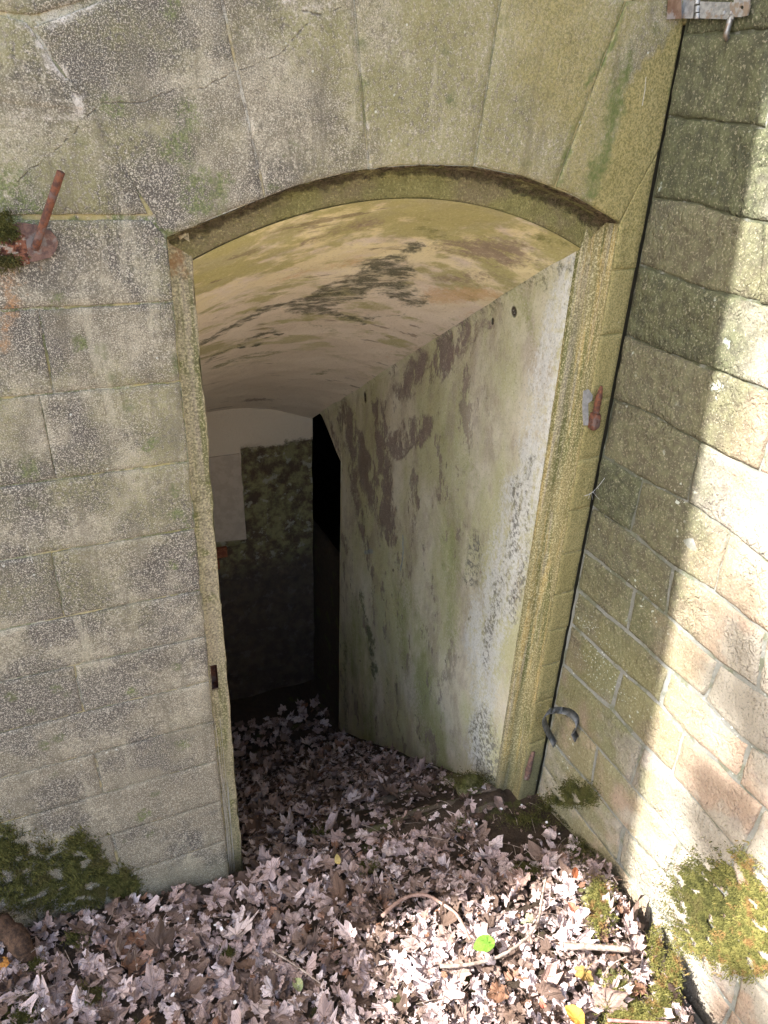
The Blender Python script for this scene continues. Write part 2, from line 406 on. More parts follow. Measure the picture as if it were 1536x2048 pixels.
# purple brown peeled areas
pb = M.segs(W2, [cap((690, 850), (760, 1010), .11, .06), cap((760, 830), (780, 1060), .08, .06), cap((880, 730), (930, 640), .06, .05), cap((850, 850), (780, 900), .06, .05), cap((700, 940), (740, 1130), .05, .06, .9),
                 cap((955, 1060), (960, 1150), .022, .03, .7), cap((830, 960), (838, 1010), .02, .02), cap((862, 930), (860, 948), .014, .01), cap((800, 780), (850, 720), .05, .06, .8), cap((980, 640), (930, 700), .03, .05, .7),
                 cap((915, 1230), (905, 1330), .02, .03, .5), cap((1030, 690), (960, 730), .02, .04, .4), cap((660, 850), (680, 930), .03, .05, .8)])
pbm = M.mx(M.mul(pb, M.ss(M.noise(14, 6, .78, off=15, stretch=(1, 1, .5)), .42, .50)), M.mul(M.ss(M.noise(9, 6, .75, off=65, stretch=(1, 1, .5)), .57, .62), M.ss(y, .25, .6), .8))
c = M.mix(M.mul(pbm, .9), c, M.mix(M.noise(30, 3), (.17, .12, .11), (.31, .24, .21)))
# small dark flecks
fl = M.mul(M.ss(M.voro(16, off=5, vec=M.vm('MULTIPLY', M.warpn(.03, 40, 4), (1, 1, .5))), .14, .08), M.ss(M.noise(3.3, 2, off=33), .5, .6))
c = M.mix(M.mul(fl, .75), c, (.12, .10, .08))
hol = M.segs(M.P, [cap((1027, 621), (1028, 625), .012, .008), cap((727, 790), (728, 800), .014, .01), cap((985, 640), (985, 645), .006, .005)])
c = M.mix(hol, c, (.05, .04, .03))
# darker mottling along the top joint where plaster meets the vault
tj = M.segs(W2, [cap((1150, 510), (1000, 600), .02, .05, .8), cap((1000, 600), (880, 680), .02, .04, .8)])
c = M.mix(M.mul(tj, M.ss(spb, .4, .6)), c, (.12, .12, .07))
# faded blue chalk stroke
bl = M.segs(M.warpn(.006, 60), [cap((807, 1072), (807, 1105), .006, .006, .9), cap((807, 1105), (800, 1140), .006, .006, .9), cap((730, 1105), (745, 1102), .01, .012, .6)])
c = M.mix(M.mul(bl, M.ss(spk, .35, .5)), c, (.28, .36, .42))
c = M.mix(M.mul(M.ss(spk, .56, .66), .4), c, (.74, .70, .60)); c = M.mix(M.mul(M.ss(spk, .44, .34), .4), c, (.15, .13, .09))
h = M.math('ADD', M.mul(spk, .5), M.mul(pbm, -.7)); h = M.math('ADD', h, M.mul(hol, -4)); h = M.math('ADD', h, M.mul(wb, spb, .8))
nb = M.bump(h, .6, .004); nb = M.bump(M.noise(11, 4, .55, off=8), .5, .02, nb)
MAT_PASS = M.done(c, nb)
M = Mat('dark_backing'); MAT_DARK0 = M.done(M.mix(M.noise(30, 3), (.03, .028, .02), (.06, .055, .035)))

# vault plaster
M = Mat('vault_plaster'); x, y, z = M.sep()
W = M.warp(.05, 9, 5); W2 = M.warp(.03, 35, 4)
def cv(a, b, r, soft, k=1): return (on_vault(*a), on_vault(*b), r, soft, k)
spk = M.noise(150, 3, .75, off=1); stk = M.noise(1, 5, .65, stretch=(9, 30, 30), off=2)
c = M.mix(M.noise(4, 4, .6), (.64, .53, .425), (.80, .70, .585))
yl = M.mul(M.ss(y, .75, .12), M.ss(M.noise(9, 5, .65, off=3, stretch=(.6, 1, 1)), .36, .55))
c = M.mix(M.mul(yl, .8), c, (.80, .70, .36))
gn = M.mul(M.ss(M.math('ADD', M.noise(7, 5, .65, off=14, stretch=(.6, 1, 1)), M.mul(M.ss(y, .5, .07), .12)), .50, .62), M.ss(y, 1.6, .8))
c = M.mix(M.mul(gn, .75), c, (.33, .31, .11))
pp = M.segs(W, [cv((640, 470), (760, 440), .03, .07, .8), cv((950, 500), (1040, 520), .08, .12, .8), cv((900, 560), (980, 560), .06, .1, .6), cv((560, 520), (700, 500), .03, .06, .5), cv((480, 800), (560, 800), .05, .06, .9), cv((430, 640), (500, 600), .03, .05, .5)])
c = M.mix(M.mul(pp, M.ss(stk, .36, .5), .85), c, (.27, .20, .155))
og = M.segs(W, [cv((560, 560), (750, 520), .04, .09, .7), cv((860, 600), (980, 590), .06, .1, .8), cv((800, 720), (1000, 600), .02, .05, .6), cv((600, 610), (800, 560), .03, .06, .5)])
c = M.mix(M.mul(og, .7), c, (.60, .39, .21))
bk = M.segs(W2, [cv((400, 690), (560, 610), .035, .035), cv((520, 620), (640, 590), .02, .03), cv((630, 610), (770, 545), .085, .07), cv((680, 575), (830, 500), .045, .05), cv((770, 570), (830, 600), .06, .07, .9), cv((820, 495), (880, 485), .015, .03, .9),
                 cv((610, 615), (700, 640), .03, .04, .9), cv((700, 640), (800, 630), .02, .03, .8), cv((410, 720), (540, 665), .03, .04, .8), cv((500, 690), (550, 670), .025, .02), cv((540, 590), (600, 575), .012, .02, .7), cv((470, 560), (600, 520), .01, .03, .5)])
bkm = M.mul(bk, M.ss(M.noise(1, 5, .72, stretch=(14, 30, 30), off=5), .40, .56))
bkh = M.mul(bk, M.ss(M.noise(1, 5, .75, stretch=(8, 18, 18), off=55), .38, .6)); c = M.mix(M.mul(bkh, .6), c, (.25, .24, .17))
c = M.mix(M.mul(bkm, .85), c, (.075, .078, .052))
g2 = M.segs(W, [cv((640, 745), (660, 740), .03, .05, .9), cv((440, 730), (560, 700), .05, .06, .6), cv((870, 450), (900, 470), .03, .06, .8), cv((1060, 480), (1120, 490), .03, .05, .7), cv((600, 640), (640, 660), .05, .06, .5)])
c = M.mix(M.mul(g2, M.ss(stk, .4, .56), .8), c, (.17, .175, .06))
lines = M.mul(M.ss(M.noise(1, 3, .6, stretch=(5, 26, 26), off=25), .60, .64), M.ss(M.noise(3, 2, off=20), .48, .6))
c = M.mix(M.mul(lines, .6), c, (.17, .12, .08))
c = M.mix(M.mul(M.ss(spk, .56, .66), .35), c, (.78, .70, .50)); c = M.mix(M.mul(M.ss(spk, .43, .33), .35), c, (.20, .15, .09))
h = M.math('ADD', M.mul(spk, .4), M.mul(stk, .8)); h = M.math('ADD', h, M.mul(bkm, -.5))
nb = M.bump(h, .55, .005); nb = M.bump(M.noise(7, 4, .55, off=8), .5, .03, nb)
MAT_VAULT = M.done(c, nb)

# back wall and corridor
M = Mat('back_wall_plaster'); x, y, z = M.sep(); spb = M.noise(25, 5, .7)
c = M.mix(M.noise(4, 4), (.60, .48, .35), (.72, .59, .44))
lo = M.ss(M.math('ADD', z, M.mul(M.math('SUBTRACT', M.noise(9, 4, .7, off=3), .5), .22)), -1.59, -1.63)
ri = M.mx(M.ss(M.math('ADD', x, M.mul(M.math('SUBTRACT', M.noise(14, 3), .5), .03)), .83, .845), M.ss(z, -2.12, -2.2))
rot = M.mul(lo, ri)
rc = M.mix(M.ss(M.noise(12, 5, .7, off=6), .4, .62), (.10, .065, .04), (.26, .22, .10))
rc = M.mix(M.mul(M.ss(M.noise(14, 5, .7, off=16), .56, .62), .8), rc, (.36, .32, .24))
c = M.mix(rot, c, rc)
c = M.mix(M.mul(M.ss(z, -2.25, -2.5), .8), c, (.08, .055, .045))  # shade painted in: wall darkens downwards into the unlit foot
MAT_BACK = M.done(c, M.bump(spb, .8, .015))
M = Mat('corridor_dark'); MAT_DARK = M.done(M.mix(M.noise(5, 4), (.015, .013, .012), (.04, .033, .028)), M.bump(M.noise(9, 5), .8, .03))  # near-black colour stands in for the corridor's lack of light

# right wall stone: sandstone, mossy near the corner
def right_colour(M):
    x, y, z = M.sep(); rr = M.rnd()
    sp1 = M.noise(170, 2, .7, off=1); md = M.noise(34, 6, .75, off=2)
    c = M.mix(M.noise(9, 4, .6), (.29, .265, .22), (.45, .41, .345))
    c = M.mix(M.mul(M.ss(M.math('ADD', M.noise(4, 4, .6, off=3), M.mul(rr, .16)), .54, .66), .7), c, (.36, .235, .165))
    c = M.mix(M.mul(M.ss(M.noise(5, 4, .65, off=23), .55, .66), .6), c, (.215, .175, .175))
    # algae: thick in the damp corner, thinning outwards and downwards
    al = M.math('ADD', y, M.math('ADD', M.mul(M.math('SUBTRACT', M.noise(5, 4, .65, off=9), .5), .42), M.mul(M.math('SUBTRACT', rr, .5), .12)))
    al = M.mul(M.ss(al, -.58, -.32), M.ss(M.math('ADD', z, M.mul(M.noise(4, 3, off=4), .3)), -1.9, -1.0))
    ac = M.mix(M.ss(md, .40, .60), (.022, .032, .012), (.082, .098, .042))
    c = M.mix(M.mul(al, .93), c, ac)
    lo = M.mul(M.ss(y, -.62, -.35), M.ss(z, -1.0, -1.45)); c = M.mix(M.mul(lo, M.ss(M.noise(6, 4, .6, off=19), .36, .58), .75), c, (.165, .17, .065))
    c = M.mix(M.mul(M.ss(sp1, .56, .66), .45), c, (.46, .42, .30)); c = M.mix(M.mul(M.ss(sp1, .44, .33), .5), c, (.06, .055, .035))
    # pale green and white crustose lichens
    v = M.voro(42, off=3, vec=M.warpn(.012, 60)); lm = M.mul(M.ss(v, .22, .13), M.ss(M.noise(5, 2, off=50), .57, .66))
    lm2 = M.mul(M.ss(M.voro(95, off=8), .26, .16), M.segs(M.warp(.04, 10), [spot_x(1175, 1260, .06, 1), spot_x(1200, 1340, .09, 1), spot_x(1230, 1390, .06, 1)]))
    c = M.mix(M.mul(M.mx(lm, lm2), .85), c, (.55, .60, .52))
    tl = M.segs(M.warp(.015, 50), [spot_x(1262, 712, .010), spot_x(1437, 780, .013), spot_x(1452, 768, .010), spot_x(1358, 810, .011), spot_x(1262, 1170, .008, .3), spot_x(1288, 1190, .008, .3),
                                  spot_x(1220, 1130, .008, .3), spot_x(1253, 1235, .008, .3), spot_x(1200, 1415, .012, .4), spot_x(1222, 1532, .008, .3), spot_x(1277, 1502, .009, .3), spot_x(1325, 375, .008, .3), spot_x(1455, 690, .011)])
    c = M.mix(M.mul(tl, M.ss(M.noise(110, 3, .8, off=77), .46, .54), .85), c, (.50, .58, .52))
    return c, sp1, md
M = Mat('sandstone_block'); c, sp1, md = right_colour(M)
c = M.mix(.16, c, M.mix(M.rnd(), (.15, .13, .09), (.46, .38, .28)))
tool = M.noise(1, 4, .6, stretch=(60, 60, 38), off=4, dist=.6)
vx_ = M.n('ShaderNodeTexVoronoi', feature='DISTANCE_TO_EDGE'); M.set(vx_.inputs['Vector'], M.vm('MULTIPLY', M.warpn(.03, 20, 3), (1, 1.6, 1)))
vx_.inputs['Scale'].default_value = 34
chip = M.mul(M.ss(vx_.outputs[0], 0, .25), M.ss(M.noise(7, 2, off=3), .45, .6))
nb = M.bump(M.math('ADD', M.mul(sp1, .3), M.math('ADD', md, M.mul(chip, .5))), .8, .006); nb = M.bump(tool, .7, .010, nb)
MAT_RSTONE = M.done(c, nb)
M = Mat('grey_mortar'); x, y, z = M.sep(); sp1 = M.noise(150, 3, .7)
c = M.mix(M.noise(20, 4), (.16, .165, .145), (.30, .30, .275)); c = M.mix(M.mul(M.ss(M.noise(15, 3, off=5), .5, .62), .6), c, (.10, .11, .05))
c = M.mix(M.mul(M.ss(M.voro(50, off=3), .2, .1), M.ss(M.noise(6, 2, off=50), .52, .6)), c, (.58, .62, .56))
c = M.mix(M.mul(M.ss(sp1, .56, .66), .4), c, (.45, .44, .40))
al = M.mul(M.ss(M.math('ADD', y, M.mul(M.math('SUBTRACT', M.noise(5, 4, .65, off=9), .5), .42)), -.6, -.3), M.ss(z, -1.5, -.5))
c = M.mix(M.mul(al, M.ss(M.noise(30, 4, .7, off=2), .3, .5), .9), c, M.mix(M.noise(25, 3), (.030, .034, .016), (.10, .105, .055)))
MAT_RMORTAR = M.done(c, M.bump(M.noise(60, 5, .7), .8, .006))

M = Mat('leaf_mould'); c = M.mix(M.noise(40, 4), (.030, .021, .014), (.085, .06, .042)); c = M.mix(M.ss(M.sep()[1], -1.7, -2.0), c, M.mix(M.ss(M.noise(25, 4, .7), .4, .6), (.22, .17, .14), (.46, .39, .34)))  # out-of-view leaf carpet made paler to bounce light at the wall
c = M.mix(M.mul(M.ss(M.noise(12, 3, off=4), .58, .66), .6), c, (.07, .08, .02))
MAT_SOIL = M.done(c, M.bump(M.noise(90, 5, .7), 1, .01))
M = Mat('step_stone'); c = M.mix(M.noise(30, 5, .65), (.075, .058, .045), (.17, .14, .11))
c = M.mix(M.mul(M.ss(M.noise(9, 4, .6, off=7), .46, .58), .8), c, (.115, .12, .04)); MAT_STEP = M.done(c, M.bump(M.noise(50, 5, .7), 1, .01))

def leaf_material(name, fixed=None, spread=True):
    M = Mat(name, .75); uv = M.n('ShaderNodeUVMap').outputs[0]; u = M.sep(uv)
    if fixed is None:
        at = M.n('ShaderNodeAttribute', attribute_name='tone').outputs['Fac']
        t = M.math('FRACT', M.math('ADD', at, M.rnd()))
        rp = M.n('ShaderNodeValToRGB'); M.set(rp.inputs[0], t); e = rp.color_ramp.elements
        cols = [(0, (.075, .048, .036)), (.14, (.15, .10, .078)), (.30, (.24, .17, .14)), (.50, (.43, .32, .30)), (.68, (.58, .46, .445)), (.88, (.70, .60, .595)), (.96, (.27, .135, .08)), (1, (.12, .08, .06))]
        e[0].position, e[0].color = 0, (*cols[0][1], 1); e[1].position, e[1].color = 1, (*cols[-1][1], 1)
        for p, q in cols[1:-1]:
            k = e.new(p); k.color = (*q, 1)
        c = rp.outputs[0]
    else: c = M.mix(M.noise(60, 3), fixed[0], fixed[1])
    r = M.math('SQRT', M.math('ADD', M.mul(u[0], u[0]), M.mul(u[1], u[1])))
    an = M.math('ARCTAN2', u[0], u[1])
    k = M.math('DIVIDE', an, math.radians(42)); fr = M.math('ABSOLUTE', M.math('SUBTRACT', k, M.math('ROUND', k)))
    d = M.mul(fr, math.radians(42), r); vein = M.ss(d, .022, .006)
    side = M.mul(M.ss(M.math('PINGPONG', M.math('ADD', M.mul(r, 1.0), M.mul(fr, -.55)), .07), .018, .004), M.ss(r, .1, .3), .6)
    vein = M.mx(vein, side)
    c = M.mix(M.mul(vein, .45), c, (.10, .065, .045) if fixed is None else fixed[2])
    c = M.mix(M.mul(M.ss(M.noise(70, 4, .65), .55, .68), .5), c, (.09, .06, .045) if fixed is None else fixed[3])
    M.done(c, M.bump(M.math('ADD', M.mul(vein, .8), M.noise(130, 3, .6)), .6, .002))
    return M.m
MAT_LEAF = leaf_material('dry_leaf_skin')
def plain(name, a, b, scale=40, rough=.8, metal=0, bump=.5, bd=.003, c3=None):
    M = Mat(name, rough); c = M.mix(M.ss(M.noise(scale, 4, .65), .38, .62), a, b)
    if c3: c = M.mix(M.mul(M.ss(M.noise(scale * .4, 4, .65, off=6), .52, .62), .8), c, c3)
    M.b.inputs['Metallic'].default_value = metal
    return M.done(c, M.bump(M.noise(scale * 3, 4, .7), bump, bd))
MAT_RUST = plain('rusted_iron', (.09, .045, .035), (.20, .08, .045), 90, .8, .15, .8, .002, (.15, .11, .10))
MAT_RUSTG = plain('pitted_rust', (.12, .075, .065), (.22, .13, .10), 90, .8, .1, .8, .003, (.24, .21, .19))
MAT_ZINC = plain('galvanised_steel', (.28, .29, .30), (.44, .45, .46), 70, .5, .55, .4, .001, (.30, .22, .16))
MAT_ZRUST = plain('rust_stained_steel', (.20, .12, .08), (.30, .20, .14), 60, .6, .4, .4, .001, (.35, .33, .32))
MAT_IRON = plain('dark_steel_band', (.10, .105, .11), (.19, .20, .205), 60, .55, .5, .4, .001)
MAT_BARK = plain('dead_twig_bark', (.27, .21, .17), (.44, .36, .31), 70, .85, 0, .8, .002, (.14, .10, .08))
MAT_ROOT = plain('root_bark', (.045, .028, .02), (.12, .07, .045), 60, .85, 0, 1, .005)
MAT_PETAL = plain('white_petal', (.72, .72, .74), (.85, .84, .86), 90, .6)
MAT_MOSS = plain('moss_dark', (.05, .052, .014), (.125, .12, .034), 45, .9, 0, .3, .001, (.10, .085, .03))
MAT_MOSSY = plain('moss_bright', (.11, .11, .03), (.25, .23, .07), 60, .9, 0, .3, .001, (.27, .15, .06))
MAT_WEB = plain('cobweb_silk', (.62, .62, .62), (.8, .8, .8), 40)
MAT_CEM = plain('cement_patch', (.25, .25, .24), (.33, .33, .32), 80)

# ------------------------------------------------------------ front wall
front_wall = empty('front_wall', (.76, 0, -2.2))
tag(front_wall, 'lichen speckled ashlar front wall with arched doorway, facing the viewer', 'wall')
MF = lambda a, b, h: Vector((a, -h, b))
def P2(px, py): p = on_y(px, py); return (p.x, p.z)
def stone_f(top, bot, s):
    me = patch(top, bot, MF, step=.012, gap=.0022, rad=.0022, rough=.0012, proud=random.uniform(.0003, .0016),
               relief=lambda a, b, du, dv: n3(a, b, s, 7) * .0012, seed=s)
    return child('stone', me, MAT_WALL, front_wall)
arc = [(334, 480), (400, 449), (500, 408), (530, 396), (600, 370), (700, 345), (738, 339), (800, 332), (850, 330), (950, 333), (1050, 354), (1113, 378), (1150, 393), (1235, 437)]
arc = [P2(*p) for p in arc]; arc[0] = (XL0, -.200); arc[-1] = (XR0, -.186)
def arc_z(x):
    for (x0, z0), (x1, z1) in zip(arc, arc[1:]):
        if x0 <= x <= x1: return z0 + (z1 - z0) * (x - x0) / (x1 - x0)
    return arc[0][1] if x < arc[0][0] else arc[-1][1]
def arc_part(xa, xb, n=9): return [(xa + (xb - xa) * i / (n - 1), arc_z(xa + (xb - xa) * i / (n - 1))) for i in range(n)]
zrows = [-.160, -.320, -.483, -.665, -.833, -1.004, -1.143, -1.288, -1.428, -1.575, -1.735, -1.909, -2.10]
joints = {1: [-.02], 2: [-.045], 3: [-.72, ], 4: [on_y(57, 880).x], 5: [-.7, -.26], 6: [on_y(115, 1170).x], 7: [-.3], 8: [on_y(160, 1370).x],
          9: [-.36], 10: [on_y(197, 1540).x], 11: [on_y(28, 1685).x], 12: [on_y(232, 1715).x]}
XEND = -.95
# left courses below the springing
for i in range(1, 12):
    z0, z1 = zrows[i], zrows[i + 1]
    xs = [XL0] + sorted([j for j in joints.get(i, []) if j < XL0], reverse=True)
    if i % 2 == 0 and xs[-1] > XEND + .35: xs.append(XEND + .2)
    xs.append(XEND)
    for a, b in zip(xs[1:], xs):
        if i == 1: pass
        tj = random.uniform(-.003, .003)
        stone_f([(a + tj, z0), ((a + b) / 2, z0 + random.uniform(-.001, .001)), (b, z0)], [(a + tj, z1), ((a + b) / 2, z1 + random.uniform(-.001, .001)), (b, z1)], i * 10 + a)
# course between J1 and J2 (ends on the slanting joint D1) and the spring stone
d1 = [P2(65, 58), P2(175, 225), P2(270, 360), (XL0, arc[0][1])]
stone_f([(XEND, .055), (d1[1][0] - .0, .055), ], [(XEND, zrows[0]), (P2(300, 437)[0], zrows[0])], 1.5)
stone_f([(XEND, .24), P2(55, 40)], [(XEND, .055), d1[1]], 2.5)
stone_f([(XEND, zrows[0]), P2(300, 437), (XL0, arc[0][1])], [(XEND, zrows[1]), (XL0, zrows[1])], 3.5)
# voussoirs
tops = {0: P2(62, 52), 1: P2(432, -60), 2: P2(700, -80), 3: P2(1012, -70), 4: P2(1253, 0)}
bx = {0: XL0, 1: P2(530, 380)[0], 2: P2(738, 338)[0], 3: P2(948, 333)[0], 4: P2(1110, 372)[0], 5: XR0}
sk = P2(1318, 310)
def vou(topl, botl, s): return stone_f(topl, botl, s)
vou([tops[0], P2(200, 0), tops[1]], arc_part(bx[0], bx[1]), 21)
vou([tops[1], tops[2]], arc_part(bx[1], bx[2]), 22)
vou([tops[2], tops[3]], arc_part(bx[2], bx[3]), 23)
vou([tops[3], tops[4]], arc_part(bx[3], bx[4]), 24)
vou([tops[4], (XR - .001, .275)], arc_part(bx[4], bx[5] - .004)[:-1] + [(XR0 - .002, arc[-1][1]), (XR - .001, sk[1] + .012)], 25)
stone_f([(XR0 - .001, arc[-1][1] + .001), (XR0 + .038, -.09), (XR - .001, sk[1] + .01)], [(XR0, -.296), (XR - .001, -.296)], 26)
top_l, top_r = P2(1375, 60), (XR - .004, .27)
# stones above the arch ring that reach the top edge of the picture
stone_f([(XEND, .42), (.30, .42)], [(XEND, .245), P2(55, 36), P2(200, -6)], 27)
stone_f([(.31, .42), (1.0, .42)], [P2(205, -8), P2(432, -64), P2(700, -84), P2(1010, -74)], 28)
stone_f([(1.01, .42), (XR - .004, .42)], [P2(1014, -74), P2(1253, -4), P2(1376, 54)], 29)
# narrow jamb stones between the opening and the corner
jz = [-.296, -.462, -.64, -.82, -.985, -1.137, -1.288, -1.43, -1.575, -1.735, -1.93, -2.24]
for a, b in zip(jz, jz[1:]):
    stone_f([(XR0, a), (XR - .0015 + random.uniform(-.002, .002), a), ][:2], [(XR0, b), (XR - .0015 + random.uniform(-.002, .002), b)], 40 + b)
# left foot stones
stone_f([(XEND, zrows[12] + .19), (XEND + .4, zrows[12] + .19), (XL0, zrows[11])], [(XEND, -2.3), (XL0, -2.3)], 60) if False else None
# mortar bed behind the stones, with the opening left free
def bed(name, quads, mat, parent, M_, h):
    vs, fs = [], []
    for q in quads:
        k = len(vs); vs += [M_(a, b, h) for a, b in q]; fs.append(tuple(range(k, k + len(q))))
    return child(name, mesh(name, vs, fs, False), mat, parent)
Q = [[(-12, -3), (XL0 + .0005, -3), (XL0 + .0005, -.19), (-12, -.19)], [(XR0 - .0005, -3), (XR - .003, -3), (XR - .003, -.19), (XR0 - .0005, -.19)],
     [(-2.8, .41), (XR + .3, .41), (XR + .3, 1.6), (-2.8, 1.6)], [(-12, .41), (-2.8, .41), (-2.8, .7), (-12, .7)], [(-12, -.19), (XL0, -.19), (XL0, .41), (-12, .41)], [(XR0, -.19), (XR - .003, -.19), (XR - .003, .41), (XR0, .41)]]  # unseen wall top steps down at far left to shape the ground's sun edge
ap = arc_part(XL0, XR0, 40)
for a, b in zip(ap, ap[1:]): Q.append([(a[0], a[1] + .0008), (b[0], b[1] + .0008), (b[0], .41), (a[0], .41)])
bed('mortar', Q, MAT_MORTAR, front_wall, MF, -.0030)
# unseen ledge over the wall, overhang set to cast the side wall's shadow line
cp = [MF(-2.8, 1.6, .105), MF(XR + .3, 1.6, .105), MF(XR + .3, 1.75, .105), MF(-2.8, 1.75, .105), MF(-2.8, 1.6, -.3), MF(XR + .3, 1.6, -.3), MF(XR + .3, 1.75, -.3), MF(-2.8, 1.75, -.3)]
child('corner_backing', mesh('corner_backing', [Vector((XR - .03, .014, -3)), Vector((XR + .2, .014, -3)), Vector((XR + .2, .014, 1.6)), Vector((XR - .03, .014, 1.6))], [(0, 1, 2, 3)], False), MAT_DARK0, front_wall)  # dark sheet added behind the corner gap to hide sky and keep it black
child('shadow_coping', mesh('shadow_coping', cp, [(0, 1, 2, 3), (1, 5, 6, 2), (5, 4, 7, 6), (4, 0, 3, 7), (3, 2, 6, 7), (4, 5, 1, 0)], False), MAT_WALL, front_wall)

# door rebate: returns, rebate faces, arch
def grid(name, fn, nu, nv, mat, parent, skip=None, flip=False):
    vs = [fn(i / nu, j / nv) for j in range(nv + 1) for i in range(nu + 1)]; fs = []
    for j in range(nv):
        for i in range(nu):
            if skip and skip(i, j): continue
            a = j * (nu + 1) + i; q = (a, a + 1, a + nu + 2, a + nu + 1); fs.append(q[::-1] if flip else q)
    me = mesh(name, vs, fs); return child(name, me, mat, parent)
ZB = -2.6
def ragged(z, s, amp=.0022): return amp * (n3(z * 9, s, 0) + .6 * n3(z * 40, s, 5))
def jamb_r(u, v):
    z = -.19 + (ZB + .19) * v; L = [(XR0 + .0, .0012), (XR0, .012), (XR0 - .0005, .05), (XR0 - .004, REB - .004), (XR0 - .012, REB), (XR1 + .004, REB), (XR1, REB + .004), (XR1, REB + .02)]
    k = min(6, int(u * 7)); t = u * 7 - k; a, b = L[k], L[k + 1]; r = ragged(z, 3 + k * .4)
    zt = z if v > 0 else (-.180 if k < 3 else -.17)
    return Vector((a[0] + (b[0] - a[0]) * t + r * (1 if 0 < u < .9 else .3), a[1] + (b[1] - a[1]) * t + (r if u > .1 else 0), zt))
grid('door_jamb', jamb_r, 14, 80, MAT_JAMB, front_wall)
# left jamb with the lock socket cut in
NV = 90; zs0, zs1 = on_y(430, 1338, REB).z, on_y(430, 1376, REB).z
def jamb_l(u, v):
    z = -.2 + (ZB + .2) * v; L = [(XL0, .0012), (XL0 + .0003, .03), (XL0 + .001, REB - .003), (XL0 + .010, REB - .001), (XL0 + .012, REB), (XL0 + .029, REB), (XL0 + .034, REB), (XL1 - .003, REB), (XL1, REB + .004), (XL1, REB + .05)]
    k = min(8, int(u * 9 + 1e-6)); t = u * 9 - k; a, b = L[k], L[k + 1]; r = ragged(z, 7 + k * .3, .0025 if k < 7 else .006)
    return Vector((a[0] + (b[0] - a[0]) * t + r * (.4 if k < 2 else 1), a[1] + (b[1] - a[1]) * t + (r * .7 if k > 1 else 0), z))
rows = [j for j in range(NV) if zs1 <= -.2 + (ZB + .2) * (j + .5) / NV <= zs0]
grid('door_jamb', jamb_l, 9, NV, MAT_JAMB, front_wall, skip=lambda i, j: i == 4 and j in rows)
zt, zb = -.2 + (ZB + .2) * rows[0] / NV, -.2 + (ZB + .2) * (rows[-1] + 1) / NV
x0, x1 = XL0 + .011, XL0 + .030
b8 = [Vector((x, y, z)) for y in (REB - .002, REB + .03) for z in (zb - .002, zt + .002) for x in (x0, x1)]
child('lock_socket', mesh('lock_socket', b8, [(4, 5, 7, 6), (0, 1, 5, 4), (2, 6, 7, 3), (0, 4, 6, 2), (1, 3, 7, 5)], False), MAT_RUST, front_wall)
def arch_fn(u, v):
    x = XL0 + (XR0 - XL0) * u; z = arc_z(x); xi = XL1 + (XR1 - XL1) * u
    zi = vault_z(xi, REB)
    L = [(x, .0012, z), (x, .006, z - .002), (x, .02, z - .003), (x, REB - .02, z - .004), (x, REB - .008, z - .008), (x * .9 + xi * .1, REB, z - .016), (x * .2 + xi * .8, REB, zi + .012), (xi, REB + .004, zi + .002), (xi, REB + .02, zi - .009)]
    k = min(7, int(v * 8 + 1e-6)); t = v * 8 - k; a, b = Vector(L[k]), Vector(L[k + 1]); p = a.lerp(b, t)
    if 0 < v < .9 and v > .05: p.z += .003 * n3(x * 20, v * 6, 2) + (.0035 * n3(x * 75, v * 9, 12) if v < .6 else 0) ; p.y += .003 * n3(x * 16, v * 6, 8)
    if .38 < x < .57 and .1 < v < .7: p.z += .006 * n3(x * 60, v * 12, 4); p.y += .008 * (n3(x * 55, v * 12, 14))
    return p
grid('arch_rebate', arch_fn, 160, 16, MAT_ARCH, front_wall)

# ------------------------------------------------------------ passage
passage_wall = empty('passage_wall', (XR1, .5, -2.6))
tag(passage_wall, 'peeling plastered side wall of the stair passage, white bloom beside the jamb', 'wall')
NY = 150
def pass_fn(u, v):
    yy = REB + .018 + (2.06 - REB) * u; top = vault_z(XR1, yy)
    bot = -4.2 if yy <= 1.742 else -1.57 + (yy - 1.742) / .318 * (.18)
    if yy > 1.742: bot = min(bot, top - .001)
    z = top + .004 + (bot - top) * v
    und = .012 * n3(yy * 2.3, z * 2.3, 1) + .004 * n3(yy * 9, z * 9, 4)
    e = max(0, 1 - v * abs(bot - top) / .03)
    corner = .012 * max(0, (yy - 1.70) / .06) ** 2 if yy <= 1.742 else .006
    f = min(1, (yy - REB) / .1)
    return Vector((XR1 - und * f - .010 * e * e * f + corner, yy, z))
grid('plaster', pass_fn, NY, 200, MAT_PASS, passage_wall)
# the wall's end, turning right into the dark corridor
endp = [Vector((XR1 + .01, 1.742, -1.56)), Vector((XR1 + .01, 1.742, -4.2)), Vector((3.2, 1.742, -4.2)), Vector((3.2, 1.742, -1.56)), Vector((3.2, 2.08, -1.36)), Vector((XR1 + .004, 2.08, -1.385))]
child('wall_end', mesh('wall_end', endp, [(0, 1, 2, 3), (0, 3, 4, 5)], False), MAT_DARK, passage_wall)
lw = empty('passage_side_wall', (XL1, .5, -2.6)); tag(lw, 'left side wall of the stair passage, hidden behind the left jamb', 'wall')
child('plaster', mesh('plaster', [Vector((XL1, REB + .004, -4.2)), Vector((XL1, 2.25, -4.2)), Vector((XL1, 2.25, -1.4)), Vector((XL1, REB + .004, -.24))], [(0, 1, 2, 3)], False), MAT_PASS, lw)
def vault_fn(u, v):
    xx = XL1 + (XR1 - XL1) * u; yy = REB + .003 + (2.2 - REB) * v; f = min(1, (yy - REB) / .12)
    z = vault_z(xx, yy); s = 4 * u * (1 - u)
    z += (.014 * n3(xx * 2.5, yy * 2.5, 6) + .004 * n3(xx * 9, yy * 9, 2)) * f * min(1, s * 3)
    return Vector((xx, yy, z))
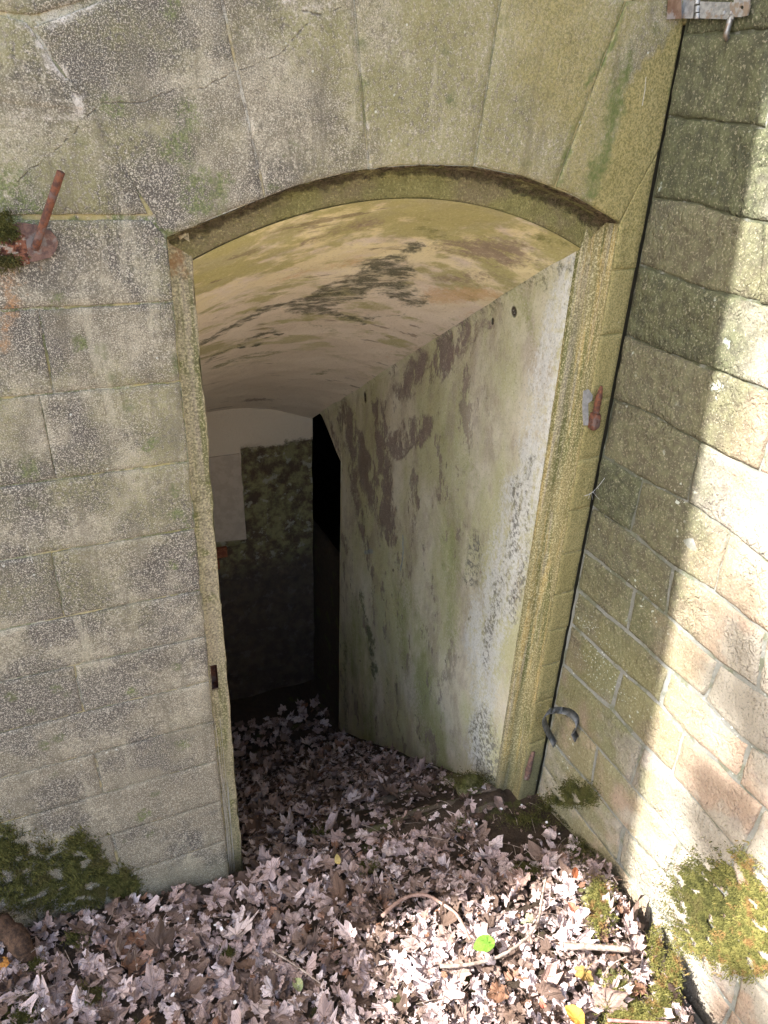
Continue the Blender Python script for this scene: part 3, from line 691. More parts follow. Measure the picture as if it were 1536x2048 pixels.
vault = grid('vaulted_ceiling', vault_fn, 90, 170, MAT_VAULT, front_wall)
vault.parent = None; vault.matrix_parent_inverse = Matrix.Identity(4)
tag(vault, 'stained cream plaster vault sloping down over the stairs', 'ceiling')
# back wall with the smooth plaster panel standing proud
back = empty('back_wall', (.8, 2.2, -3.4)); tag(back, 'dim back wall at the foot of the stairs, cream above and rotten below', 'wall')
def back_fn(u, v):
    xx = XL1 - .02 + (1.262 - XL1 + .02) * u; z = -1.2 - 3.0 * v
    rough = 1 if (z < -1.62 and (xx > .84 or z < -2.2)) else .12
    return Vector((xx, 2.2 + .02 * rough * (1 + n3(xx * 9, z * 9, 1)) + .006 * n3(xx * 30, z * 30, 7) * rough, z))
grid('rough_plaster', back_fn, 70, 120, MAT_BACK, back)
pn = [(.24, 2.19, -1.63), (.83, 2.19, -1.63), (.84, 2.19, -2.18), (.24, 2.19, -2.12), (.24, 2.24, -1.63), (.83, 2.24, -1.63), (.84, 2.24, -2.18), (.24, 2.24, -2.12)]
MAT_PANEL = plain('smooth_plaster', (.46, .36, .27), (.54, .43, .33), 20)
child('plaster_panel', mesh('plaster_panel', pn, [(0, 3, 2, 1), (0, 1, 5, 4), (1, 2, 6, 5), (2, 3, 7, 6)], False), MAT_PANEL, back)
MAT_BRICK = plain('exposed_brick', (.20, .06, .03), (.32, .11, .05), 40)
for i in range(5):
    z0 = -2.21 - i * .075; pr = [(.3, 2.185, z0), (.3 + .42 - i * .05, 2.185, z0), (.3 + .42 - i * .05, 2.185, z0 - .062), (.3, 2.185, z0 - .062), (.3, 2.24, z0), (.72 - i * .05, 2.24, z0), (.72 - i * .05, 2.24, z0 - .062), (.3, 2.24, z0 - .062)]
    child('brick', mesh('brick', pr, [(0, 3, 2, 1), (0, 1, 5, 4), (1, 2, 6, 5), (3, 7, 6, 2)], False), MAT_BRICK, back)
# sealed dark corridor beyond
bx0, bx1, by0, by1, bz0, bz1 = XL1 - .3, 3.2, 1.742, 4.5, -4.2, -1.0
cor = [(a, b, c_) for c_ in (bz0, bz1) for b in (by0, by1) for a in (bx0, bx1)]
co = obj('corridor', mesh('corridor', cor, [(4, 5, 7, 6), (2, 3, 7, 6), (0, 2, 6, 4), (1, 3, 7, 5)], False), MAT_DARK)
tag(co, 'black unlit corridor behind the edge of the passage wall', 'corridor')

# ------------------------------------------------------------ right wall
right_wall = empty('side_wall', (XR, -.8, -2.3)); tag(right_wall, 'coursed sandstone side wall on the right, half in sun', 'wall')
MR = lambda a, b, h: Vector((XR - h, a, b))
def P3(px, py): p = on_x(px, py); return (p.y, p.z)
CO = [
 [(1381, 66), (1440, 63), (1536, 60)],
 [(1345, 232), (1440, 245), (1536, 258)],
 [(1312, 398), (1368, 401), (1430, 418), (1483, 437), (1536, 447)],
 [(1288, 532), (1340, 552), (1393, 575), (1488, 597), (1536, 614)],
 [(1255, 672), (1333, 705), (1439, 744), (1536, 781)],
 [(1231, 802), (1296, 826), (1378, 874), (1446, 908), (1536, 956)],
 [(1203, 914), (1275, 956), (1371, 1004), (1446, 1055), (1536, 1128)],
 [(1186, 1014), (1255, 1062), (1337, 1131), (1426, 1182), (1536, 1271)],
 [(1169, 1102), (1255, 1168), (1330, 1230), (1432, 1325), (1536, 1397)],
 [(1152, 1178), (1214, 1233), (1258, 1267), (1337, 1343), (1408, 1400), (1473, 1475), (1536, 1515)],
 [(1142, 1250), (1190, 1295), (1227, 1332), (1313, 1404), (1368, 1470), (1448, 1540), (1536, 1625)],
 [(1126, 1332), (1193, 1396), (1218, 1415), (1283, 1490), (1338, 1545), (1413, 1630), (1468, 1695), (1536, 1768)],
 [(1110, 1412), (1158, 1455), (1198, 1500), (1258, 1568), (1315, 1630), (1363, 1695), (1420, 1760), (1536, 1900)],
 [(1100, 1478), (1136, 1526), (1188, 1580), (1248, 1658), (1291, 1708), (1331, 1751), (1400, 1830), (1470, 1915), (1536, 1995)],
 [(1088, 1530), (1120, 1580), (1150, 1620), (1190, 1672), (1235, 1727), (1269, 1773), (1304, 1810), (1339, 1850), (1387, 1915), (1462, 2021)],
 [(1080, 1590), (1100, 1640), (1150, 1700), (1200, 1770), (1240, 1830), (1300, 1900), (1400, 2040)],
]
CO = [[P3(*p) for p in c] for c in CO]
YE = -2.3
for c in CO:
    c[0] = (.003, c[0][1]); c.append((YE, c[-1][1] - .004)); c.sort(reverse=True)
up = [[(.003, CO[0][0][1] + .19 * k), (YE, CO[0][-1][1] + .19 * k)] for k in (2, 1)]
CO = up + CO + [[(.003, CO[-1][0][1] - .2), (YE, CO[-1][-1][1] - .2)]]
def cz_(c, y):
    for (y0, z0), (y1, z1) in zip(c, c[1:]):
        if y1 <= y <= y0: return z0 + (z1 - z0) * (y - y0) / (y1 - y0)
    return c[-1][1]
VJ = {  # joints of each course as (top pixel, bottom pixel); index = course below CO[k]
 0: [-.5, -1.0], 1: [-.45, -.95], 2: [(1537, 62), (1530, 257)], 3: [(1530, 330), (1514, 440)], 4: [-.48], 5: [(1532, 640), (1525, 775)],
 3: [(1600, 262), (1590, 470)], 4: [(1527, 445), (1517, 608)],
 7: [(1397, 884), (1371, 1004)], 8: [(1282, 962), (1258, 1062)], 9: [(1343, 1137), (1329, 1228)], 10: [(1265, 1180), (1252, 1262)],
 11: [(1337, 1346), (1318, 1408)], 12: [(1241, 1344), (1222, 1414)], 13: [(1285, 1493), (1260, 1568)], 14: [(1190, 1503), (1180, 1572)],
 15: [(1243, 1660), (1233, 1724)], 16: [(1303, 1812), (1290, 1885)]}
VJ2 = {3: -.41, 4: None, 8: (1456, 1066, 1426, 1182), 9: (1530, 1268, 1512, 1380), 10: (1434, 1330, 1408, 1398), 11: (1498, 1492, 1475, 1566), 12: (1365, 1468, 1343, 1550),
       13: (1468, 1697, 1448, 1790), 14: (1358, 1690, 1333, 1750), 15: (1480, 1930, 1466, 2020)}
for k in range(len(CO) - 1):
    T, B = CO[k], CO[k + 1]; js = []
    v = VJ.get(k)
    if v and isinstance(v[0], tuple):
        js.append((P3(*v[0])[0], P3(*v[1])[0]))
    elif v: js += [(q, q) for q in v]
    v = VJ2.get(k)
    if isinstance(v, tuple): js.append((P3(v[0], v[1])[0], P3(v[2], v[3])[0]))
    if k == 5: js = [(P3(1545, 800)[0],) * 2]
    if k == 6: js = [(P3(1560, 800)[0],) * 2]
    js.sort(reverse=True)
    last = js[-1][0] if js else -.2 - random.random() * .2
    while last > YE + .5:
        last -= random.uniform(.22, .42); js.append((last, last + random.uniform(-.01, .01)))
    j0 = random.uniform(-.007, .001); js = [(j0, j0 + random.uniform(-.002, .002))] + js + [(YE, YE)]
    for n_, ((a0, a1), (b0, b1)) in enumerate(zip(js, js[1:])):
        N_ = 9
        top = [(a0 + (b0 - a0) * i / (N_ - 1),) for i in range(N_)]; top = [(t[0], cz_(T, t[0])) for t in top]
        bot = [(a1 + (b1 - a1) * i / (N_ - 1),) for i in range(N_)]; bot = [(t[0], cz_(B, t[0])) for t in bot]
        sd_ = k * 7 + n_; pr_ = random.uniform(-.002, .004); til = random.uniform(-.02, .02)
        far = a0 < -1.1
        def rel(a, b, du, dv, s=sd_, til=til):
            e = min(du, dv); r = -.006 * max(0, 1 - e / .022) ** 2
            return r + .0045 * n3(a * 9, b * 9, s) + .0028 * n3(a * 28, b * 28, s) + til * (dv - .06) * .3
        g = .0028 if k < 9 else .0060
        me = patch(top, bot, MR, step=.06 if far else .014, gap=g + random.uniform(-.001, .001), rad=.006, rough=.0022, relief=rel, proud=pr_, seed=sd_)
        child('stone', me, MAT_RSTONE, right_wall)
def mort_fn(u, v):
    y = -.0 + YE * u; z = .7 - 3.6 * v
    return Vector((XR + .0065 + .003 * n3(y * 18, z * 18, 3), y, z))
grid('mortar', mort_fn, 150, 230, MAT_RMORTAR, right_wall)
bk = [(XR + .03, YE - .02, -3), (XR + .03, YE - .02, .7), (XR + .03, 0.0, .7), (XR + .03, 0.0, -3)]
child('mortar', mesh('mortar', bk, [(0, 1, 2, 3)], False), MAT_RMORTAR, right_wall)

# ------------------------------------------------------------ ground
def lerp_tab(T, x):
    if x <= T[0][0]: return T[0][1]
    for (a, b), (c_, d) in zip(T, T[1:]):
        if x <= c_: return b + (d - b) * (x - a) / (c_ - a)
    return T[-1][1]
def sstep(a, b, x): t = min(1, max(0, (x - a) / (b - a))); return t * t * (3 - 2 * t)
def ditch_x(y): return lerp_tab([(-3, 1.25), (-.883, 1.305), (-.642, 1.327), (-.441, 1.375), (-.26, 1.41), (0, 1.45)], y)
EDGE_L = .28
def gh(x, y):
    far = sstep(-.6, -.05, y)
    zw = lerp_tab([(-4, -1.6), (-.4, -1.975), (-.08, -2.03), (.25, -2.085), (.45, -2.13), (.8, -2.19), (1.2, -2.22), (1.39, -2.22)], x)
    zo = lerp_tab([(-4, -1.9), (-.4, -2.0), (.4, -2.07), (1.4, -2.09)], x)
    z = zo + (zw - zo) * far - .04 * sstep(-.35, -.8, y) * sstep(.2, 1.0, x)
    if y > .02 and XL1 - .1 < x < XR1 + .02:
        z = -2.195 - .74 * max(0, y - .06) + (0 if y < 1.7 else .74 * (y - 1.7))
    z += .012 * n3(x * 4, y * 4, 2) + .008 * n3(x * 11, y * 11, 5)
    dx = x - ditch_x(y)
    if y < 0.0: z -= .6 * sstep(-.01, .02, dx)
    return z
NX, NYG = 190, 150
gx = np.concatenate([np.linspace(-14, -1.2, 24)[:-1], np.linspace(-1.2, 1.46, 150)]); gy = np.concatenate([np.linspace(-16, -1.9, 24)[:-1], np.linspace(-1.9, .05, 110), np.linspace(.07, 2.4, 60)])
vs = [(float(a), float(b), gh(float(a), float(b))) for b in gy for a in gx]; nx = len(gx); fs = []
for j in range(len(gy) - 1):
    for i in range(nx - 1):
        a = j * nx + i
        if gy[j] > .03 and (gx[i] < XL1 - .12 or gx[i] > XR1 + .05): continue
        fs.append((a, a + 1, a + nx + 1, a + nx))
ground = obj('ground', mesh('ground', vs, fs), MAT_SOIL); tag(ground, kind='structure')
gfar = obj('meadow', mesh('meadow', [(-200, -200, -2.6), (200, -200, -2.6), (200, -1, -2.6), (-200, -1, -2.6)], [(0, 1, 2, 3)], False), MAT_SOIL); tag(gfar, kind='structure')
bank = obj('shade_bank', mesh('shade_bank', [(-2.8, .16, 1.62), (60, .16, 1.62), (60, 80, 1.8), (-2.8, 80, 1.8), (XR + .05, .2, 1.0), (60, .2, 1.0), (60, -6, .9), (XR + .05, -6, .9), (-60, .16, .68), (-2.8, .16, .68), (-2.8, 80, .8), (-60, 80, .8)], [(0, 1, 2, 3), (4, 5, 6, 7), (8, 9, 10, 11), (9, 0, 3, 10)], False), MAT_SOIL); tag(bank, kind='structure')  # unseen sheets added behind the walls to block sun and light leaks

# stone steps
steps = empty('stone_stairs', (.77, .3, -2.3)); tag(steps, 'worn stone stairs going down under dead leaves inside the doorway', 'stairs')
for k in range(7):
    yf, zt = .10 + .235 * k, -2.20 - .178 * k
    def stp(u, v, yf=yf, zt=zt, k=k):
        xx = XL1 + .002 + (XR1 - XL1 - .004) * u
        wob = .010 * n3(xx * 6, k * 3.1, 1) + .004 * n3(xx * 25, k, 2)
        L = [(-.10 if k == 0 else -.26, -.012), (-.05, .0), (-.02, .0), (-.005, -.006), (0, -.018), (.004, -.06), (.0, -.17)]
        i = min(5, int(v * 6 + 1e-6)); t = v * 6 - i; a, b = L[i], L[i + 1]
        slump = -.02 * sstep(.8, .3, xx)
        return Vector((xx, yf + a[0] + (b[0] - a[0]) * t + wob, zt + a[1] + (b[1] - a[1]) * t + wob * .6 + slump + .004 * n3(xx * 30, v * 5, k)))
    grid('step', stp, 70, 12, MAT_STEP, steps)

# mossy kerb stones on the brink of the gap beside the right wall
def boulder(name, c_, size, yaw, mat, parent=None, seed=0, sub=3):
    import bmesh
    bm = bmesh.new(); bmesh.ops.create_icosphere(bm, subdivisions=sub, radius=1)
    R = Matrix.Rotation(yaw, 3, 'Z')
    for v in bm.verts:
        p = v.co.copy(); q = Vector([math.copysign(abs(t) ** .55, t) for t in p])
        q = Vector((q.x * size[0], q.y * size[1], q.z * size[2])); q *= 1 + .12 * n3(*(p * 2.3 + Vector((seed, 0, 0)))) + .05 * n3(*(p * 6 + Vector((seed, 0, 0))))
        v.co = R @ q + (Vector(c_) if parent is None or True else Vector())
    me = bpy.data.meshes.new(name); bm.to_mesh(me); bm.free(); me.shade_smooth(); return me
MAT_KERB = plain('mossy_kerb_stone', (.09, .09, .035), (.20, .19, .09), 45, .9, 0, 1, .008, (.15, .16, .04))
kerbs = [((1195, 1808), (.026, .075, .035), .18, 'long mossy kerb stone level with the orange leaf above the broken stick'),
         ((1232, 1975), (.05, .075, .04), .1, 'mossy kerb stone just below the thick broken stick'),
         ((1265, 1700), (.03, .05, .03), .3, None), ((938, 1572), (.05, .03, .035), .2, 'rounded mossy stone at the foot of the passage wall beside the jamb')]
for i, (p, sz, yw, lb) in enumerate(kerbs):
    if lb is None: continue
    c_ = on_z(*p, -2.09 if i < 3 else -2.2); o = obj('kerb_stone' if i < 3 else 'mossy_stone', boulder('kerb_stone', (0, 0, 0), sz, yw, MAT_KERB, seed=i * 3.3), MAT_KERB)
    o.location = c_ + Vector((0, 0, (-.02, -.045, 0, 0)[i])); tag(o, lb, 'stone')

# ------------------------------------------------------------ leaves
def leaf_shape(seed, kind='maple'):
    r = random.Random(seed); pts = []
    if kind == 'maple':
        lobes = [(-122, .45), (-84, .66), (-42, .82), (0, .92), (42, .82), (84, .66), (122, .45)]
        lobes = [(a + r.uniform(-5, 5), l * r.uniform(.85, 1.1)) for a, l in lobes]
        N = 44; tear = r.uniform(-130, 130) if r.random() < .5 else None; tw = r.uniform(20, 60)
        for i in range(N + 1):
            a = -150 + 300 * i / N; R = .16
            for la, ll in lobes:
                d = abs(a - la); R = max(R, ll * (1 - (d / 44) ** 1.7) if d < 44 else 0)
            R = max(R, .42 * (1 - abs(a) / 400)); R *= 1 + .09 * ((i % 2) - .5) + r.uniform(-.05, .05)
            if tear is not None and abs(a - tear) < tw: R *= r.uniform(.35, .6)
            pts.append((math.radians(a), R))
    else:
        N = 26
        for i in range(N + 1):
            a = -180 + 360 * i / N; t = abs(a) / 180
            R = (.52 + .5 * (1 - t) ** 2.2) * (.62 + .38 * (1 - math.sin(math.radians(min(180, abs(a)))) * .55)); R *= 1 + r.uniform(-.03, .03)
            if kind == 'scrap': R *= r.uniform(.55, 1.1)
            pts.append((math.radians(a), R))
    c1, c2 = r.uniform(-1.3, 1.3), r.uniform(-1.3, 1.3); ph = r.uniform(0, 6.28); fold = r.uniform(-.1, .9) if kind != 'oval' else .25; cr = r.uniform(.05, .11) if kind != 'oval' else .03
    ca, cb = r.uniform(-math.pi, math.pi), r.uniform(.35, .8); curl_on = kind != 'oval' and r.random() < .75
    V = [(0, 0, 0)]; UV = [(0, 0)]; F = []
    rings = [.35, .68, 1.0]; n = len(pts)
    for rr in rings:
        for a, R in pts:
            x, y = math.sin(a) * R * rr, math.cos(a) * R * rr
            vv = abs(((math.degrees(a) / 42 + .5) % 1) - .5) * 2
            z = c1 * x * x + c2 * y * y * .7 + fold * abs(x) * .45 + cr * math.sin(7 * x + ph) * math.cos(6 * y - ph) + .07 * vv * rr * R + .10 * mnoise.noise(Vector((x * 3.2, y * 3.2, seed))) * 2.2 + r.uniform(-.022, .022) * rr
            if kind != 'oval' and rr == 1.0: z += r.uniform(-.07, .10) * R
            xx_, yy_ = x, y
            if curl_on:      # one side rolls over
                q = x * math.cos(ca) + y * math.sin(ca); ex = max(0, q - cb * .5)
                if ex > 0:
                    rr_ = .22; th = ex / rr_; dq = rr_ * math.sin(min(th, 3.6)) - ex; xx_ = x + dq * math.cos(ca); yy_ = y + dq * math.sin(ca); z += rr_ * (1 - math.cos(min(th, 3.6)))
            V.append((xx_, yy_, z)); UV.append((x, y))
    for i in range(n - 1): F.append((0, 1 + i, 2 + i))
    for k in range(2):
        for i in range(n - 1):
            a = 1 + k * n + i; F.append((a, a + n, a + n + 1)); F.append((a, a + n + 1, a + 1))
    # stalk
    if kind != 'scrap':
        L = r.uniform(.3, .8); k = len(V); bx_, bz_ = r.uniform(-.25, .25), r.uniform(-.05, .2); w_ = .016
        for t in (0, .5, 1):
            V += [(bx_ * t * t - w_, -L * t, bz_ * t * t), (bx_ * t * t + w_, -L * t, bz_ * t * t), (bx_ * t * t, -L * t, bz_ * t * t + w_ * 1.6)]
            UV += [(0, 0)] * 3
        for t in (0, 1):
            for q in range(3):
                a, b = k + t * 3 + q, k + t * 3 + (q + 1) % 3; F.append((a, b, b + 3)); F.append((a, b + 3, a + 3))
    return np.array(V), np.array(F), np.array(UV)
def leaf_mesh(name, sh, mat, tone=0.0):
    V, F, UV = sh; me = bpy.data.meshes.new(name); me.from_pydata(V.tolist(), [], F.tolist())
    uv = me.uv_layers.new(name='UVMap'); uv.data.foreach_set('uv', UV[F.reshape(-1)].astype(np.float32).reshape(-1))
    at = me.attributes.new('tone', 'FLOAT', 'POINT'); at.data.foreach_set('value', np.full(len(V), tone, dtype=np.float32))
    me.materials.append(mat); me.update(); me.shade_smooth(); return me
def rotmat(tilt, az, yaw):
    return (Matrix.Rotation(az, 3, 'Z') @ Matrix.Rotation(tilt, 3, 'X') @ Matrix.Rotation(-az, 3, 'Z') @ Matrix.Rotation(yaw, 3, 'Z'))
shapes = [leaf_shape(i) for i in range(16)] + [leaf_shape(100 + i, 'scrap') for i in range(12)] + [leaf_shape(200 + i, 'oval') for i in range(2)]
def gnormal(x, y):
    e = .02; return Vector((-(gh(x + e, y) - gh(x - e, y)) / (2 * e), -(gh(x, y + e) - gh(x, y - e)) / (2 * e), 1)).normalized()
def in_litter(x, y):
    if y > -.012: return XL1 + .03 < x < XR1 - .03 and y < 2.1
    return x < ditch_x(y) - .012 and x < XR - .03
def litter(name, n, region, smin, smax, lift, parent, dens=None, mat=MAT_LEAF, sset=None, tmax=1.0):
    VV, FF, UU, TT = [], [], [], []; base = 0; made = 0
    while made < n:
        x = random.uniform(region[0], region[1]); y = random.uniform(region[2], region[3])
        if not in_litter(x, y): continue
        if dens and random.random() > dens(x, y): continue
        made += 1
        sh = (sset or shapes)[random.randrange(len(sset or shapes))] if (sset or random.random() < .42) else shapes[16 + random.randrange(12)]; s = random.uniform(smin, smax) * .5
        tilt = min(1.35, abs(random.gauss(0, .33))) * tmax; R = rotmat(tilt, random.uniform(0, 6.28), random.uniform(0, 6.28))
        nrm = gnormal(x, y); R = nrm.to_track_quat('Z', 'Y').to_matrix() @ R
        if random.random() < .5: R = R @ Matrix.Rotation(math.pi, 3, 'X')
        z = gh(x, y) + random.uniform(*lift) + s * .35 * math.sin(tilt)
        M3 = np.array(R) * s; V = sh[0] @ M3.T + np.array([x, y, z])
        # keep leaves out of the walls
        V[:, 1] = np.where((V[:, 1] > -.004) & (y < -.01) & ((x < XL1) | (x > XR1 - .02)), -.004, V[:, 1]); V[:, 0] = np.minimum(V[:, 0], XR - .012)
        if y > -.012: V[:, 0] = np.clip(V[:, 0], XL1 + .006, XR1 - .012)
        VV.append(V); FF.append(sh[1] + base); UU.append(sh[2][sh[1].reshape(-1)]); TT.append(np.full(len(V), random.random(), dtype=np.float32)); base += len(V)
    V = np.concatenate(VV); F = np.concatenate(FF); U = np.concatenate(UU); T = np.concatenate(TT)
    me = bpy.data.meshes.new(name); me.vertices.add(len(V)); me.vertices.foreach_set('co', V.astype(np.float32).reshape(-1))
    me.loops.add(F.size); me.loops.foreach_set('vertex_index', F.reshape(-1).astype(np.int32)); me.polygons.add(len(F))
    me.polygons.foreach_set('loop_start', (np.arange(len(F)) * 3).astype(np.int32)); me.polygons.foreach_set('loop_total', np.full(len(F), 3, dtype=np.int32))
    me.update(calc_edges=True)
    uv = me.uv_layers.new(name='UVMap'); uv.data.foreach_set('uv', U.astype(np.float32).reshape(-1))
    at = me.attributes.new('tone', 'FLOAT', 'POINT'); at.data.foreach_set('value', T)
    me.materials.append(mat); me.shade_smooth()
    o = bpy.data.objects.new(name, me); C.objects.link(o); o['kind'] = 'stuff'
    if parent: o.parent = parent
    return o
def dens_in(x, y):
    if x > .62 and y < .34: return .30
    return 1
def dens_crumb(x, y):
    if x > 1.1 and -.30 < y < .02: return .18
    if x > .62 and 0 < y < .34: return .4
    return 1
def dens_main(x, y):
    d = 1.0
    if x > 1.12 and y > -.26: d = .14          # bare mossy corner by the jamb
    return d
litter('leaf_litter', 5200, (-1.3, 1.4, -1.9, .0), .045, .112, (-.012, .026), ground, dens_main)
litter('leaf_litter', 1500, (XL1, XR1, -.02, 2.0), .045, .12, (-.01, .022), ground, dens_in)
litter('leaf_crumbs', 11000, (-1.0, 1.4, -1.4, 1.2), .010, .045, (.0, .034), ground, dens_crumb, sset=shapes[16:28])
litter('leaf_litter', 900, (-5, 1.1, -6, -1.9), .06, .12, (0, .02), ground)
# 300 separate leaves on top
protos = [leaf_mesh('dry_leaf', s, MAT_LEAF) for s in shapes[:16] + shapes[16:24]]
cnt = 0
while cnt < 290:
    if cnt < 235: px, py = random.uniform(0, 1440), random.uniform(1620, 2048)
    else: px, py = random.uniform(470, 860), random.uniform(1440, 1700)
    z = -2.08
    for _ in range(6):
        p = on_z(px, py, z); z = gh(p.x, p.y)
    if not in_litter(p.x, p.y) or p.y > 1.2 or (p.y > -.02 and (p.x < XL1 + .05 or p.x > XR1 - .06)) or (p.x > 1.12 and p.y > -.25) or (p.x > .65 and -.02 < p.y < .3 and random.random() < .6): continue
    if p.y < 0 and p.y > -.03 and p.x < XL1: continue
    o = obj('dry_leaf', protos[random.randrange(len(protos))], None, ground); s = random.choice([.042, .05, .055, .062, .07]) * random.uniform(.8, 1.1)
    if p.y > -.06 and (p.x < XL1 or p.x > XR1): s *= .6
    tilt = min(.7, abs(random.gauss(0, .24))); R = gnormal(p.x, p.y).to_track_quat('Z', 'Y').to_matrix() @ rotmat(tilt, random.uniform(0, 6.28), random.uniform(0, 6.28))
    if random.random() < .4: R = R @ Matrix.Rotation(math.pi, 3, 'X')
    o.matrix_basis = Matrix.Translation(Vector((p.x, p.y, z + .014 + s * .5 * math.sin(tilt)))) @ R.to_4x4() @ Matrix.Scale(s, 4)
    cnt += 1

def place_leaf(px, py, size, kind, cols, label, name='fallen_leaf', seed=1, yaw=0, tilt=.2, lift=.03, az=0):
    z = -2.08
    for _ in range(6):
        p = on_z(px, py, z + lift); z = gh(p.x, p.y)
    m = leaf_material('leaf_' + str(px), cols); o = obj(name, leaf_mesh(name, leaf_shape(seed, kind), m))
    o.matrix_basis = Matrix.Translation(Vector((p.x, p.y, z + lift))) @ rotmat(tilt, az, yaw).to_4x4() @ Matrix.Scale(size, 4)
    tag(o, label, 'leaf'); return o
place_leaf(975, 1886, .043, 'oval', ((.10, .22, .02), (.16, .32, .04), (.22, .38, .08), (.08, .16, .02)), 'fresh bright green leaf lying on the sunlit dead leaves', seed=201, yaw=1.5, tilt=.15, lift=.068)
place_leaf(1155, 2038, .040, 'oval', ((.50, .22, .04), (.60, .30, .06), (.35, .14, .03), (.40, .18, .04)), 'orange oval leaf at the bottom edge beside the mossy ground', seed=203, yaw=.3, tilt=.3, lift=.058)
place_leaf(1150, 1748, .024, 'oval', ((.40, .12, .05), (.48, .17, .07), (.3, .1, .05), (.35, .12, .05)), 'small upright red orange leaf on the upper rim of the sunlit litter', seed=205, yaw=0, tilt=.9, lift=.058)
place_leaf(1147, 1818, .030, 'scrap', ((.36, .13, .08), (.44, .18, .11), (.25, .08, .05), (.3, .1, .07)), 'curled rust red leaf between the mossy kerb stone and the bent twig', seed=104, tilt=.3, lift=.058)
place_leaf(1170, 1945, .044, 'maple', ((.22, .12, .05), (.34, .24, .07), (.42, .34, .07), (.2, .06, .03)), 'brown yellow and red maple leaf just under the thick broken stick', seed=3, yaw=2.2, tilt=.25, lift=.06)
place_leaf(1062, 1842, .028, 'maple', ((.22, .21, .13), (.30, .28, .18), (.2, .17, .1), (.16, .14, .1)), 'small olive grey leaf above the fork of the bent twig', seed=5, yaw=1, tilt=.2, lift=.058)
place_leaf(8, 1925, .030, 'oval', ((.48, .20, .04), (.55, .27, .07), (.3, .12, .03), (.4, .15, .04)), 'orange leaf at the left edge of the picture', seed=207, yaw=1.2, tilt=.2, lift=.035)
place_leaf(597, 1972, .026, 'oval', ((.24, .27, .12), (.33, .36, .19), (.3, .34, .16), (.3, .2, .12)), 'faded green leaf among brown leaves below the straight twig', seed=209, yaw=.2, tilt=.3, lift=.035)
place_leaf(676, 1722, .020, 'oval', ((.52, .40, .14), (.62, .5, .22), (.4, .3, .1), (.45, .3, .1)), 'small yellow leaf in the shade right of the left jamb', seed=211, yaw=.1, tilt=.5, lift=.03)
place_leaf(1085, 2010, .022, 'scrap', ((.42, .13, .09), (.5, .18, .12), (.25, .08, .05), (.3, .1, .07)), 'narrow brick red leaf left of the orange oval leaf', seed=106, yaw=.1, tilt=.3, lift=.058)

# ------------------------------------------------------------ twigs and sticks
def tube(name, pts, rad, mat, n=8, close=True, jit=0.0):
    P = [Vector(p) for p in pts]; Q = []
    for i in range(len(P) - 1):
        for t in range(4):
            t_ = t / 4; p0, p1, p2, p3 = P[max(0, i - 1)], P[i], P[i + 1], P[min(len(P) - 1, i + 2)]
            Q.append(.5 * ((2 * p1) + (p2 - p0) * t_ + (2 * p0 - 5 * p1 + 4 * p2 - p3) * t_ ** 2 + (3 * p1 - p0 - 3 * p2 + p3) * t_ ** 3))
    Q.append(P[-1]); vs, fs = [], []; prev = None
    for i, q in enumerate(Q):
        d = (Q[min(i + 1, len(Q) - 1)] - Q[max(i - 1, 0)]).normalized()
        u = prev - d * prev.dot(d) if prev is not None else d.orthogonal()
        u.normalize(); prev = u; v = d.cross(u)
        r = rad(i / (len(Q) - 1)) if callable(rad) else rad; r *= 1 + jit * n3(i * .9, 1, r * 100)
        for k in range(n):
            a = 2 * math.pi * k / n; vs.append(q + (u * math.cos(a) + v * math.sin(a)) * r * (1 + jit * .5 * n3(i, k * 1.3, 4)))
    for i in range(len(Q) - 1):
        for k in range(n): a, b = i * n + k, i * n + (k + 1) % n; fs.append((a, b, b + n, a + n))
    fs.append(tuple(range(n))[::-1]); fs.append(tuple(range(len(vs) - n, len(vs))))
    return mesh(name, vs, fs)
def gp(px, py, lift=.03):
    z = -2.08
    for _ in range(6):
        p = on_z(px, py, z + lift); z = gh(min(p.x, ditch_x(p.y) - .02), p.y)
    return Vector((p.x, p.y, z + lift))
def twig(name, pts, r0, r1, mat, label, lift=.05, cat='twig'):
    P = [gp(*p, lift) if len(p) == 2 else gp(*p) for p in pts]
    o = obj(name, tube(name, P, lambda t: r0 + (r1 - r0) * t, mat, 8, jit=.25), mat); tag(o, label, cat); return o
twig('broken_stick', [(1128, 1893, .062), (1170, 1893, .065), (1215, 1896, .065), (1260, 1899, .062)], .0095, .0085, MAT_BARK, 'thick pale broken stick lying across the mossy brink of the gap', cat='stick')
bt = twig('bent_twig', [(880, 1932), (930, 1930), (985, 1918), (1025, 1898), (1060, 1868), (1078, 1835), (1085, 1790), (1092, 1755)], .0055, .0035, MAT_BARK, 'long bent grey twig right of the green leaf')
twig('curved_root', [(765, 1832), (790, 1808), (820, 1792), (855, 1791), (885, 1808), (910, 1825), (925, 1848), (940, 1880)], .006, .004, plain('pinkish_root', (.30, .19, .15), (.44, .30, .25), 60), 'arched pinkish root at the upper left edge of the sunny patch', .05, 'root')
twig('straight_twig', [(545, 1902), (590, 1930), (640, 1966)], .0028, .0016, MAT_BARK, 'thin straight twig in the middle of the lower litter')
twig('pale_stalk', [(1205, 1950), (1230, 1925), (1255, 1912)], .002, .0015, MAT_BARK, 'short pale stalk slanting under the thick broken stick', .05)
twig('thin_stalk', [(840, 1670), (890, 1680), (925, 1695), (950, 1712)], .0014, .001, MAT_BARK, 'hair thin pale stalk in the shade in front of the doorway', .035)
twig('red_stem', [(1215, 2040), (1280, 2044), (1340, 2046)], .004, .003, plain('red_stem_skin', (.36, .13, .12), (.5, .22, .2), 60), 'reddish stem along the bottom edge near the mossy corner', .05, 'stem')
